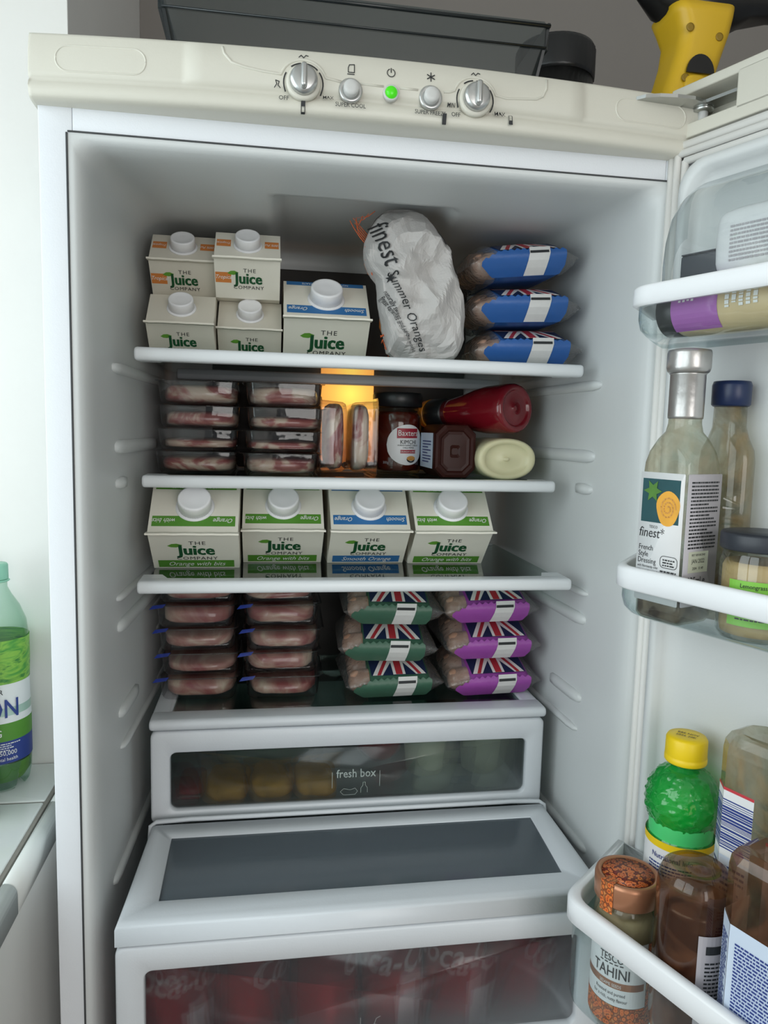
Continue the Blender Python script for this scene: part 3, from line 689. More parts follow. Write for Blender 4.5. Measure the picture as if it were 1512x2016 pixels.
    g.add(ribbed([(rc, .0012, 1), (rc*.99, hc*.86, 1), (rc*.955, hc*.97, 0), (rc*.86, hc, 0), (rc*.80, hc-.0005, 0), (rc*.3, hc-.0007, 0)], 84, .035), 'cap_white')
    cap = g.build('cap', t); cap.matrix_local = hi @ Matrix.Translation((0, sl*.47, 0))
    return t
Z3 = 1.3027; ZT = 1.5445
G3 = 'large juice cartons on the middle shelf'
carton('large orange juice carton with green bands beside the shelf wall, pulled forward', -.1870, Z3, .1240, .098, True, 'print_green', 'Orange with bits', 'Orange', 'with bits', group=G3)
carton('large orange juice carton with green bands, between a green-banded and a blue-banded carton', -.0868, Z3, .1610, .096, True, 'print_green', 'Orange with bits', 'Orange', 'with bits', group=G3)
carton('large smooth orange juice carton with blue bands on the middle shelf', .0170, Z3, .1560, .096, True, 'print_blue', 'Smooth Orange', 'Smooth', 'Orange', group=G3)
carton('large orange juice carton with green bands at the open end of the row', .1180, Z3, .1500, .096, True, 'print_green', 'Orange with bits', 'Orange', 'with bits', yaw=-.015, group=G3)
carton('large smooth orange juice carton with blue bands beside the grey paper bag', -.0400, ZT, .1470, .098, True, 'print_blue', 'Smooth Orange', 'Smooth', 'Orange')
GS = 'small juice cartons stacked two by two'
carton('small plain cream juice carton under a tropical carton, against the fridge wall', -.2025, ZT, .1480, .0725, False, group=GS, mat='carton_small')
carton('small plain cream juice carton under a tropical carton, beside the large blue-banded carton', -.1275, ZT, .1720, .0725, False, group=GS, mat='carton_small')
carton('small tropical juice carton with orange tags on top of the stack, against the fridge wall', -.2035, ZT+.0728, .1780, .0725, False, tags=True, group=GS, mat='carton_small')
carton('small tropical juice carton with orange tags on top of the stack, standing further forward', -.1298, ZT+.0728, .1490, .0725, False, tags=True, group=GS, mat='carton')

# ------------------------------------------------------------------ superquadric blobs for soft things
def sq(c, e): return math.copysign(abs(c)**e, c)
def blob(hx, hy, hz, e1=.5, e2=.5, nu=28, nv=14, amp=0, sc=20, seed=0, ridged=False):
    rings = []
    for i in range(1, nv):
        a = -PI/2+PI*i/nv; ring = []
        for k in range(nu):
            b = 2*PI*k/nu
            p = Vector((hx*sq(math.cos(a), e1)*sq(math.cos(b), e2), hy*sq(math.cos(a), e1)*sq(math.sin(b), e2), hz*sq(math.sin(a), e1)))
            if amp:
                q = p*sc+Vector((seed*3.1, seed*1.7, seed)); d = noise.noise(q)
                if ridged: d = (1-2*abs(noise.noise(q)))*.6+(1-2*abs(noise.noise(q*2.3)))*.4
                p = p+p.normalized()*amp*d
            ring.append(tuple(p))
        rings.append(ring)
    return loft(rings)
def lift(vf, dx=0, dy=0, dz=0): v, f = vf; return [(x+dx, y+dy, z+dz) for x, y, z in v], f
# ------------------------------------------------------------------ meat in clear trays
def meat_pack(name, label, W, H, Dp, mat, group, loc, seed, tab=False, rot=(0, 0, 0), fill=.8):
    """origin: bottom centre of the front edge"""
    t = thing(name, label, 'meat tray', loc, rot, group)
    R = []; hx, hy = W/2, Dp/2
    for (z, d) in ((0, .008), (.0012, .005), (.005, .0030), (H*.6, .0018), (H-.0018, .0010)):
        R.append([(x, y+hy, z) for x, y in rrect(hx-d, hy-d, .010, 5)])
    one('tray', loft(R, True, False), 'tray_clear', t)
    R = [[(x, y+hy, z) for x, y in rrect(hx-d, hy-d, .012, 5)] for z, d in ((H-.0018, .0015), (H-.0018, -.0025), (H-.0010, -.0030), (H-.0008, .001))]
    one('rim', loft(R, False, False), 'tray_clear', t)
    one('lid_film', ([(x, y+hy, H-.0011) for x, y in rrect(hx-.001, hy-.001, .012, 5)], [tuple(range(24))]), 'tray_clear', t, False)
    mh = (H-.0045)*fill
    one('meat', lift(blob(hx-.0055, hy-.006, mh/2, .45, .5, 48, 16, .0028, 48, seed, True), 0, hy, .0022+mh/2), mat, t)
    if tab:
        one('peel_tab', ([(-hx-.007, -.001, H-.006), (-hx+.010, -.003, H-.003), (-hx+.013, -.0015, H+.001), (-hx-.003, .001, H-.0015)], [(0, 1, 2, 3)]), 'tab_blue', t, False)
    return t
GA = 'clear trays of bacon stacked on the upper shelf'
ZS2 = 1.4112
orda = ['lowest', 'second lowest', 'second highest', 'highest']
for col, (x, y, nm) in enumerate(((-.1905, .2180, 'against the fridge wall'), (-.0885, .2040, 'next to the two upright trays'))):
    z = ZS2
    for k in range(4):
        H = (.0285, .0262, .0280, .0290)[k]
        meat_pack('bacon_tray', f'clear tray of bacon, {orda[k]} in the stack {nm}', .097 if col == 0 else .0935, H, .155, 'bacon', GA, (x+.0012*((k*7+col*3) % 3-1)+.001*k, y+.002*((k*5) % 3), z), k+col*9+1, rot=(0, 0, .01*((k+col) % 3-1)), fill=(.78, .55, .8, .92)[k] if col == 0 else (.82, .5, .62, .9)[k])
        z += H+.0004
for x, s, lb in ((-.0265, 21, 'clear bacon tray standing on its side next to the stacked trays'), (.0125, 22, 'clear bacon tray standing on its side next to the kimchi jar')):
    # turned on its side: the tray's height runs along x
    t = meat_pack('bacon_tray', lb, .092, .0330, .13, 'bacon', 'clear bacon trays standing on their sides', (x+(.0165 if s == 21 else -.0165), .2080, ZS2+.0492), s, rot=(0, -PI/2 if s == 21 else PI/2, 0), fill=.75)
GB = 'clear trays of meat stacked above the drawers'
ordb = ['lowest', 'second lowest', 'middle', 'second highest', 'highest']
for col, (x, y, nm) in enumerate(((-.1870, .2040, 'against the fridge wall'), (-.0845, .2000, 'beside the green sausage packs'))):
    z = FZ
    for k in range(5):
        H = .0300 if k else .0310
        meat_pack('meat_tray', f'clear meat tray with blue tab, {ordb[k]} in the stack {nm}', .0945, H, .16, 'meat_streak', GB, (x-.001*k+.0015*((k*5+col) % 3-1), y+.0025*((k*7+col) % 3), z), 40+k+col*7, tab=k < 4, rot=(0, 0, .025*((k+col) % 3-1)), fill=(.9, .55, .7, .92, .8)[(k+col*2) % 5])
        z += H+.0004

# ------------------------------------------------------------------ sausage packs
def flag_mesh(W, H):
    """lower half of the crossed flag: list of (polygon, material, layer)"""
    L = [([(0, 0), (1, 0), (1, 1), (0, 1)], 'flag_navy', 0), ([(0, .80), (1, .80), (1, 1), (0, 1)], 'flag_red', 1), ([(0, .70), (1, .70), (1, .80), (0, .80)], 'flag_white', 1)]
    for m in (0, 1):
        X = (lambda q: q) if not m else (lambda q: 1-q)
        for pl, mt, ly in (([(.02, 0), (.20, 0), (.40, .55), (.40, .70), (.23, .70)], 'flag_white', 1), ([(.10, 0), (.165, 0), (.365, .70), (.30, .70)], 'flag_red', 2)):
            p = [(X(a), b) for a, b in pl]; L.append((p if not m else p[::-1], mt, ly))
    L += [([(.39, 0), (.61, 0), (.61, .8), (.39, .8)], 'flag_white', 3), ([(.44, 0), (.56, 0), (.56, .8), (.44, .8)], 'flag_red', 4)]
    return [([(a*W, b*H, ly*.00022) for a, b in pl], mt) for pl, mt, ly in L]
def sausage_pack(label, film, loc, rot, group, seed):
    t = thing('sausage_pack', label, 'sausages', loc, rot, group)
    H = .0475; Dp = .135; r_ = random.Random(seed)
    SEC = [(.022, 0), (.010, .006), (.003, .014), (-.001, .0225), (.002, .0268), (.010, .0305), (.022, .0350), (.038, .0405), (.054, .0440), (.075, .0460), (.100, .0455), (.120, .0425), (.131, .034), (Dp, .022), (.132, .008), (.124, .0005), (.08, 0), (.045, 0)]
    def ztop(y):
        for (y0, z0), (y1, z1) in zip(SEC[3:12], SEC[4:13]):
            if y0 <= y <= y1: return z0+(z1-z0)*(y-y0)/(y1-y0)
        return .047
    def section(x, k=1, dz=0, ky=1):      # ring in y-z, low at the front and rising to the back
        return [(x, Dp/2+(y-Dp/2)*ky, H*.45+(z-H*.45)*k+dz) for y, z in SEC]
    R = [section(x, k) for x, k in ((-.027, .975), (-.022, 1), (0, 1.0), (.03, 1.0), (.047, .96), (.0535, .86))]
    v, f = loft(R); v = [(x, y+.0006*noise.noise(Vector((x*60, y*50, z*60+seed))), z+.0006*noise.noise(Vector((x*50+9, y*50, z*50+seed)))) for x, y, z in v]
    one('wrapper', (v, f), film, t, True, flip=True)
    # front flap with a zigzag upper edge
    top = []; n = 26; FH = .0290
    def fy(z): return .0170*(1-min(1, z/.022))**1.4-.0042+(.0035*max(0, (z-.0235)/.006))
    for i in range(n+1):
        x = .0545-.1055*i/n; base = FH-.010*max(0, (-x-.026)/.026)-.0015*abs(x)/.05
        top.append((x, base+(.0012 if i % 2 else -.0012)))
    pl = [(-.050, .012), (-.036, .0012), (.05, .0012), (.0545, .010)]+top
    V = []; F = []; m = 6
    lowz = lambda x: .0012 if -.036 < x < .05 else (.0012+(-x-.036)/.014*.0108 if x <= -.036 else .0012+(x-.05)/.0045*.0088)
    for x, zt in top:
        for j in range(m+1):
            z = lowz(x)+(zt-lowz(x))*j/m; V.append((x, fy(z), z))
    for i in range(n):
        for j in range(m): a_ = i*(m+1)+j; F.append((a_, a_+1, a_+m+2, a_+m+1))
    one('front_flap', (V, F), film, t, True)
    def on_flap(x0, x1, z0, z1, d, mat, name, nx=4):
        V = []
        for j in range(nx+1):
            z = z0+(z1-z0)*j/nx; y = fy(z)-d; k = -.005*(1-z/.03)
            V += [(x0+k, y, z), (x1+k, y, z)]
        return one(name, (V, [(2*j, 2*j+1, 2*j+3, 2*j+2) for j in range(nx)]), mat, t, False)
    on_flap(.0085, .0345, .0016, .0305, .0007, 'price_paper', 'price_label')
    on_flap(.0090, .0325, .0232, .0262, .0014, 'ink', 'price_bar', 1)
    # flag print over the rising top
    FY0, FYH = .0075, .044
    def lay(pts, zl):
        """slice a flat polygon into strips so that it follows the curved top"""
        out = []; n_ = 10; ys = [FYH*i/n_ for i in range(n_+1)]
        for ya, yb in zip(ys, ys[1:]):
            P = pts
            for sgn, lim in ((1, ya), (-1, -yb)):
                Q = []
                for i in range(len(P)):
                    p, q = P[i], P[(i+1) % len(P)]; dp, dq = sgn*p[1]-lim, sgn*q[1]-lim
                    if dp >= 0: Q.append(p)
                    if (dp > 0 and dq < 0) or (dp < 0 and dq > 0):
                        k = dp/(dp-dq); Q.append((p[0]+(q[0]-p[0])*k, p[1]+(q[1]-p[1])*k))
                P = Q
                if len(P) < 3: break
            if len(P) >= 3: out.append(([(-.026+a, FY0+b, ztop(FY0+b)+.0011+zl) for a, b in P], [tuple(range(len(P)))]))
        return out
    g = G()
    for pts, mt in flag_mesh(.076, FYH):
        for pc in lay([(a, b) for a, b, _ in pts], pts[0][2]): g.add(pc, mt, False)
    g.build('flag_print', t)
    vv, ff = off2(txt('MADE WITH 100% BRITISH PORK', .0046, .004, .95), .012, FY0+FYH*.86); one('lettering', ([(x, y, ztop(y)+.0016) for x, y, z in vv], ff), 'label_grey', t, False)
    # three sausages showing at the left end
    for k in range(3):
        y = .0290+.038*k; zc = .0175 if k == 0 else .0225; rr = .0150/.0185 if k == 0 else 1.0
        prof = [(.004, -.054), (.012, -.0515), (.0165, -.046), (.0182, -.036), (.0185, -.02), (.0180, .030), (.012, .044), (.004, .048)]
        vv, ff = lathe([(a*rr, b) for a, b in prof], 20); vv = [(z+.003*k, y+a, zc+b+.0008*noise.noise(Vector((a*80, b*80, z*80+seed+k)))) for a, b, z in vv]
        one('sausage', (vv, ff), 'sausage_skin', t)
    # clear film ends
    for s in (-1, 1):
        x0 = -.030 if s < 0 else .0525
        R = []
        for q in range(7):
            u = q/6; x = x0+s*(.030 if s < 0 else .0215)*u
            k = (1.03 if s < 0 else .90)*(1-u)**.55+.05; zc = (.30-.04*s)*u
            ring = section(x, k, -H*.10*u, (1-.10*u))
            R.append([(a, b+.0016*u*noise.noise(Vector((b*130, c*130, q+seed))), c+.0028*(.2+u)*noise.noise(Vector((b*140+5, c*90, q*1.3+seed)))) for a, b, c in ring])
        one('clear_film', loft(R, False, True), 'film_clear', t, True, flip=(s > 0))
    t.scale = (.94, 1, 1)
    return t
GP = {'b': 'blue sausage packs on the top shelf', 'g': 'dark green sausage packs', 'p': 'purple sausage packs'}
BX = ((.1800, .1130, 0, (0, -.03, -.03)), (.1760, .1150, .0478, (0, -.05, -.02)), (.1755, .1190, .0990, (0, -.11, .03)))
for (x, y, dz, r), nm, sd in zip(BX, ('at the bottom of its pile', 'in the middle of its pile', 'tilted on top of its pile'), (1, 2, 3)): sausage_pack('blue sausage pack '+nm, 'film_blue', (x, y, ZT+.0022+dz), r, GP['b'], sd)
for (x, y, dz, r), nm, sd in zip(((.0500, .1830, 0, (0, -.01, .03)), (.0380, .1800, .0478, (0, .015, -.05)), (.0440, .1770, .0956, (0, .02, -.03))), ('at the bottom of its pile', 'in the middle of its pile', 'on top of its pile'), (4, 5, 6)): sausage_pack('dark green sausage pack '+nm, 'film_green', (x, y, FZ+.0015+dz), r, GP['g'], sd)
for (x, y, dz, r), nm, sd in zip(((.1790, .1790, 0, (0, -.02, .03)), (.1755, .1770, .0484, (0, -.02, -.01)), (.1700, .1740, .0968, (0, -.02, .02))), ('at the bottom of its pile', 'in the middle of its pile', 'on top of its pile'), (7, 8, 9)): sausage_pack('purple sausage pack '+nm, 'film_purple', (x, y, FZ+.0020+dz), r, GP['p'], sd)

# ------------------------------------------------------------------ bag of oranges in crumpled grey paper
bag = thing('orange_bag', 'net bag of oranges wrapped in crumpled grey printed paper', 'fruit bag', (.0520, .1470, ZT+.0012))
OUT = [(a, b+.0006) for a, b in [(-.046, .150), (-.038, .163), (-.022, .170), (.000, .1705), (.016, .166), (.030, .150), (.041, .128), (.052, .100), (.061, .066), (.063, .036), (.058, .012), (.048, .001), (.02, .0005), (-.012, .001), (-.024, .010), (-.029, .032), (-.035, .062), (-.0385, .090), (-.0470, .101), (-.0545, .114), (-.053, .132)]]
CX, CZ = .003, .085
def outline_r(a):      # smooth closed outline by angle round (CX, CZ)
    best = None
    d = Vector((math.cos(a), math.sin(a)))
    n_ = len(OUT)
    for i in range(n_):
        p = Vector(OUT[i])-Vector((CX, CZ)); q = Vector(OUT[(i+1) % n_])-Vector((CX, CZ))
        den = d.x*(q.y-p.y)-d.y*(q.x-p.x)
        if abs(den) < 1e-9: continue
        t_ = (p.x*(q.y-p.y)-p.y*(q.x-p.x))/den; u_ = (p.x*d.y-p.y*d.x)/den
        if t_ > 0 and -.001 <= u_ <= 1.001: best = t_ if best is None else max(best, t_)
    return best or .05
def crease(p, s):
    q = p*s; c = 0
    for k, (f_, am) in enumerate(((1, 1), (1.9, .45), (4.3, .10))): c += am*(abs(noise.noise(q*f_+Vector((k*7.7, 3, 1.3))))*2-.5)
    return c
NA, NR = 72, 22
rings = []
radii = [outline_r(2*PI*k/NA) for k in range(NA)]
def bag_front(x, z):   # depth of the paper at a point
    a = math.atan2(z-CZ, x-CX); r = math.hypot(x-CX, z-CZ)/outline_r(a)
    base = .046*(1-min(1, r)**2.4)**.5
    return -base
for j in range(NR+1):
    q = math.sin(PI/2*j/NR)
    ring = []
    for k in range(NA):
        a = 2*PI*k/NA; r = radii[k]*max(q, .02); x = CX+r*math.cos(a); z = CZ+r*math.sin(a)
        y = bag_front(x, z)
        p = Vector((x, y, z)); am = .0085*(1 if j < NR-1 else .3)
        dy = crease(p+Vector((2.2, .4, .9)), 17)*am*2.1
        e = .0012*noise.noise(p*90)
        ring.append((x+e, y+dy+.004, max(z+e, .0008)))
    rings.append(ring)
back = [[(CX+(x-CX)*s_, abs(yy_), max(.0008, CZ+(z-CZ)*s_)) for x, _, z in rings[-1]] for s_, yy_ in ((.97, .018), (.85, .036), (.6, .050), (.2, .055))]
one('paper', loft(rings+back, True, True), 'paper_grey', bag, False, flip=True)
def on_bag(vf, ox, oz, ang, lift_=.0016):
    v, f = vf; c_, s_ = math.cos(ang), math.sin(ang); out = []
    for x, y, z in v:
        X = ox+x*c_-y*s_; Z = oz+x*s_+y*c_
        yy_ = bag_front(X, Z); dy = crease(Vector((X, yy_, Z))+Vector((2.2, .4, .9)), 17)*.0085*2.1
        out.append((X, yy_+dy+.004-lift_-.0012, Z))
    return out, f
one('lettering', on_bag(txt('finest', .0255, 0, .95, .15), -.0430, .1230, -1.26), 'ink', bag, False)
one('printed_star', on_bag(star(0, 0, .0045), -.0290, .0870, 0, .002), 'ink', bag, False)
one('lettering', on_bag(txt('Summer Oranges', .0135, 0, .95, .3), -.0120, .0520, -1.10), 'ink', bag, False)
one('lettering', on_bag(txt('naturally sweet and juicy', .0062, 0, .9, .2), -.0215, .0500, -1.08), 'ink', bag, False)
one('lettering', on_bag(txt('finest varieties around the world', .0058, 0, .9, .2), -.0185, .0400, -1.00), 'ink', bag, False)
for dx in (0, .006): one('printed_line', on_bag(stroke([(0, 0), (.010, -.015), (.017, -.032), (.022, -.044)], .0016), .0240+dx, .150-dx*.4, 0, .002), 'ink', bag, False)
one('barcode_print', on_bag(join(*[rect2(-.0025+i*.001, -.006, -.002+i*.001, .006, 0) for i in range(6)]), .0490, .100, .35, .002), 'ink', bag, False)
# orange netting that shows at the open edge, and two oranges inside it
for k, (x, z, y) in enumerate(((-.040, .120, .030), (-.020, .050, .034))):
    one('orange', lathe([(.002, -.0255), (.012, -.023), (.021, -.016), (.0258, -.005), (.0258, .005), (.021, .016), (.012, .023), (.002, .0245)], 24), 'orange_peel', bag, loc=(x+.016, y-.002, z))
r_ = random.Random(3)
for k in range(26):
    z = .015+.130*k/26; p = []
    for i in range(7): p.append((-.047-.004*math.sin(k*1.7+i)-.005*r_.random()+.005*i*.6+(.022 if z < .10 else 0), -.004+.010*i, z+.012*math.sin(i*.9+k)))
    one('net_strand', tube(p, .0006, 4), 'orange_net', bag)
for k in range(5):
    z = .138+.003*k; one('net_strand', tube([(-.048, .006, z-.01), (-.058-.002*k, .004, z+.002*k), (-.066+.004*k, .002, z+.010), (-.070+.007*k, 0, z+.016)], .0005, 4), 'orange_net', bag)

# ------------------------------------------------------------------ jars and bottles on the second shelf
jar = thing('kimchi_jar', 'glass jar of red kimchi with a black lid and oval white label', 'jar', (.0690, .3080, ZS2))
one('contents', lathe([(.020, .004), (.0300, .006), (.0315, .012), (.0315, .078), (.028, .084)], 40), 'kimchi_red', jar)
one('glass', lathe([(.024, .0005), (.0315, .002), (.0333, .006), (.0333, .079), (.031, .085), (.0295, .088), (.0295, .091)], 40, cap=True), 'jar_glass', jar)
one('lid', ribbed([(.0322, .0905, 0), (.0338, .0915, 0), (.0340, .1065, 0), (.0325, .1095, 0), (.028, .1100, 0)], 60), 'lid_black', jar)
R_ = .0338; a0 = -PI/2+.30
def strip(lo, hi, x0, x1, n=24, z=0):
    V = []
    for i in range(n+1):
        x = x0+(x1-x0)*i/n; V += [(x, lo(x), z), (x, hi(x), z)]
    return V, [(2*i, 2*i+2, 2*i+3, 2*i+1) for i in range(n)]
el_ = lambda x: .0270*math.sqrt(max(0, 1-(x/.0295)**2))
one('label', wrap(strip(lambda x: .040-el_(x), lambda x: .040+el_(x), -.0295, .0295, 36), R_, a0), 'label_white', jar, False)
def jl(vf, z): v, f = vf; return wrap(([(x, y, z) for x, y, _ in v], f), R_, a0)
one('brand_panel', jl(strip(lambda x: .0490+.02*x, lambda x: .0620, -.0155, .016), .0003), 'baxter_red', jar, False)
for s_, x, y, h, b in (('Baxters', .0005, .0522, .0108, 0), ('KIMCHI', .0010, .0412, .0080, 0), ('KOREAN INSPIRED CABBAGE', .001, .0385, .0026, .002), ('CHILLI PEPPER', .001, .0352, .0030, .003), ('CRUNCHY & SPICY', .001, .0300, .0030, .003)):
    one('lettering', jl(off2(txt(s_, h, 0, .9), x, y), .0007), 'ink_white' if s_ in ('Baxters', 'CRUNCHY & SPICY') else 'ink', jar, False)
one('label_stripe', jl(strip(lambda x: .0288, lambda x: .0335, -.0105, .0125, 10), .0003), 'baxter_red', jar, False)
one('bowl_picture', jl(poly([(.0052+.0068*math.cos(t_), .0215+.0052*math.sin(t_)) for t_ in [PI+PI*i/12 for i in range(13)]]), .0004), 'ink', jar, False)
one('bowl_picture', jl(poly([(.0052+.0066*math.cos(t_), .0222+.0032*math.sin(t_)) for t_ in [2*PI*i/20 for i in range(20)]]), .0006), 'pastry', jar, False)
one('lettering', jl(off2(txt('300g', .0048, 0, .9), -.0300, .0145), .0006), 'label_grey', jar, False)
# brown sauce bottle lying down, its octagonal base to the front
b_ = thing('brown_sauce_bottle', 'squeezy bottle of dark brown sauce lying with its octagonal base outward', 'sauce bottle', (.1270, .2060, ZS2), group=None)
def octo(hx, hz, c, y): return [(x, y, z+.0345) for x, z in ((hx, hz-c), (hx-c, hz), (-hx+c, hz), (-hx, hz-c), (-hx, -hz+c), (-hx+c, -hz), (hx-c, -hz), (hx, -hz+c))]
R = [octo(.004, .004, .0015, .0045), octo(.0065, .008, .002, .0030), octo(.0145, .021, .006, .0032), octo(.0180, .0245, .0085, .0028), octo(.0195, .0265, .010, .0010), octo(.0225, .0295, .0105, 0), octo(.0255, .0325, .011, .0010), octo(.0270, .0338, .0115, .006), octo(.0270, .0338, .0115, .10), octo(.022, .026, .010, .122), octo(.012, .012, .0035, .136)]
one('bottle', loft(R), 'bbq_brown', b_, False, flip=True)
one('cap', lift(rbox((0, .150, .0345), (.030, .030, .030), .010, .003, 'y')), 'lid_black', b_)
one('label', ([(-.0274, .010, .012), (-.0274, .010, .057), (-.0274, .085, .057), (-.0274, .085, .012)], [(0, 1, 2, 3)]), 'label_bluewhite', b_, False)
one('printed_text', greek(.05, .03, 8, 5), 'ink_blue', b_, False, mtx=frame((-.0276, .045, .034), (0, -1, 0), (0, 0, 1)))
# mayonnaise bottle lying down, oval base outward
m_ = thing('mayonnaise_bottle', 'cream coloured mayonnaise bottle lying with its oval base outward', 'sauce bottle', (.1905, .1930, ZS2))
def oval_ring(hx, hz, y, zc=.0265): return [(hx*sq(math.cos(t_), .92), y, zc+hz*sq(math.sin(t_), .92)) for t_ in [2*PI*i/40 for i in range(40)]]
R = [oval_ring(a*.0385, a*.0262, y) for a, y in ((.03, .0030), (.09, .0028), (.10, .0042), (.12, .0046), (.5, .0046), (.70, .0040), (.73, .0022), (.76, .0015), (.88, 0), (.95, .0012), (.99, .005), (1, .012), (1, .10), (.9, .125), (.6, .145), (.40, .152))]
one('bottle', loft(R), 'mayo', m_, True, flip=True)
one('cap', loft([oval_ring(a*.0385, a*.0262*1.25, y) for a, y in ((.55, .152), (.58, .154), (.58, .176), (.5, .18))]), 'ink_blue', m_, True, flip=True)
# ketchup bottle lying askew on the other two
k_ = thing('ketchup_bottle', 'dark red ketchup bottle lying askew on top of the other sauce bottles', 'sauce bottle', (.2040, .2040, 1.5020), group=None)
ax = Vector((-.088, .140, -.0085)).normalized(); km = frame((0, 0, 0), ax.cross(Vector((0, 0, 1))).normalized(), Vector((0, 0, 1)))   # z of this frame = axis dir
ex = Vector((0, 0, 1)).cross(ax).normalized()*-1; ez = ex.cross(ax).normalized()*-1
def kring(r, d, sx=1.06, sz=.98): return [tuple(ex*(r*sx*math.cos(t_))+ez*(r*sz*math.sin(t_))+ax*d) for t_ in [2*PI*i/36 for i in range(36)]]
R = [kring(r, d) for r, d in ((.0015, .0032), (.0035, .0030), (.0040, .0045), (.020, .0050), (.0225, .0040), (.0235, .0015), (.0265, 0), (.0300, .0012), (.0318, .005), (.0322, .012), (.0315, .045), (.0290, .062), (.0235, .085), (.0200, .105), (.0185, .120))]
ko = one('bottle', loft(R), 'ketchup', k_, True)
one('cap', loft([kring(r, d) for r, d in ((.0195, .118), (.0205, .120), (.0212, .146), (.0200, .150))]), 'lid_black', k_, True)
one('cap_end', loft([kring(r, d) for r, d in ((.0208, .1505), (.0212, .152), (.0200, .160), (.016, .162))]), 'lamplit_cap', k_, True)  # amber is the fridge lamp's light on the pale cap, put into its colour

# ------------------------------------------------------------------ things inside the two drawers
FBZ = 1.0162
r_ = random.Random(5)
for k, x in enumerate((-.150, -.096, -.042)):
    one_ = one('pastry', blob(.0258, .034, .0130, .6, .55, 32, 16, .0035, 70, k), 'pastry', None, loc=(x, .196+.003*(k % 2), FBZ+.0150))
    tag(one_, ('golden baked pastry behind the drawer window, next to a red packet', 'golden baked pastry between two others behind the drawer window', 'golden baked pastry below the fresh box lettering')[k], 'pastry', 'pastries in the fresh box')
def soft(name, label, cat, vf, mat, loc, rot=(0, 0, 0), extra=None, group=None):
    t = thing(name, label, cat, loc, rot, group); one('body', vf, mat, t)
    for nm, v2, m2 in (extra or []): one(nm, v2, m2, t)
    return t
soft('red_packet', 'small red packet lying beside the pastries in the narrow drawer', 'packet', blob(.016, .03, .0100, .5, .4, 20, 10, .001, 60, 2), 'tomato_red', (-.1945, .205, FBZ+.0108), extra=[('seal', rbox((0, -.032, 0), (.026, .006, .001), .0004, 0), 'foil_silver')])
soft('ham_packet', 'long pale pink sliced ham packet lying above the pastries', 'packet', blob(.078, .036, .0085, .45, .3, 30, 10, .001, 40, 4), 'pack_pink', (-.105, .272, FBZ+.0560), extra=[('clear_wrap', blob(.083, .040, .0100, .4, .3, 30, 10), 'tray_clear')])
soft('salad_bag', 'green salad bag filling the middle of the narrow drawer', 'salad', blob(.070, .052, .0180, .6, .6, 30, 14, .006, 50, 8), 'salad_green', (-.100, .292, FBZ+.0230), extra=[('clear_wrap', blob(.074, .055, .0205, .6, .6, 30, 14, .003, 40, 3), 'film_clear')])
soft('red_pepper', 'red pepper lying behind the fresh box lettering', 'pepper', blob(.030, .034, .028, .85, .85, 28, 16, .004, 40, 6), 'tomato_red', (.0500, .275, FBZ+.0300), extra=[('stalk', tube([(.010, 0, .024), (.013, 0, .033), (.018, .003, .040)], .003, 8), 'salad_green')])
for k, x in enumerate((.1060, .1830)):
    t = thing('cream_pot', ('cream coloured pot with a navy lid beside the red pepper', 'cream coloured pot with a navy lid against the drawer side')[k], 'pot', (x, .235, FBZ), group='cream pots in the fresh box')
    one('pot', lathe([(.022, 0), (.0245, .002), (.0285, .052), (.0280, .054)], 32), 'sauce_white', t); one('lid', lathe([(.0300, .054), (.0305, .056), (.0305, .061), (.028, .063)], 32), 'navy_cap', t)
t = thing('navy_carton', 'navy blue food box between the two cream pots', 'box', (.1445, .280, FBZ))
one('box', rbox((0, 0, .033), (.046, .07, .066), .002), 'navy_cap', t); one('label', rbox((0, -.0353, .022), (.030, .0006, .026), .001, 0, 'y'), 'label_grey', t)
CZ0 = .7425
for k, x in enumerate((-.1830, -.1105, -.0370, .0330, .1010, .1690)):
    t = thing('drink_can', ('red cola can with white script facing the frosted window' if k in (0, 3, 4) else 'red cola can turned with a white panel towards the frosted window'), 'can', (x, .0350+.006*(k % 2), CZ0), (0, 0, (.1, 1.9, 2.4, -.15, .05, 2.0)[k]), 'red drink cans in the crisper')
    one('can_body', lathe([(.024, 0), (.027, .001), (.033, .010), (.033, .198), (.030, .203), (.0268, .207)], 40), 'can_red', t)
    one('can_top', lathe([(.0272, .2065), (.0276, .2085), (.0262, .2090), (.0255, .2060), (.004, .2060)], 32), 'can_silver', t)
    one('lettering', wrap(off2(txt('Coca-Cola', .040, .015, .78, .35), 0, .165-.004*(k % 2)), .0333, -PI/2), 'ink_white', t, False)
    one('label_panel', wrap(grid2(-.012, .085, .012, .148, 8), .0332, -PI/2+.5), 'label_white', t, False)

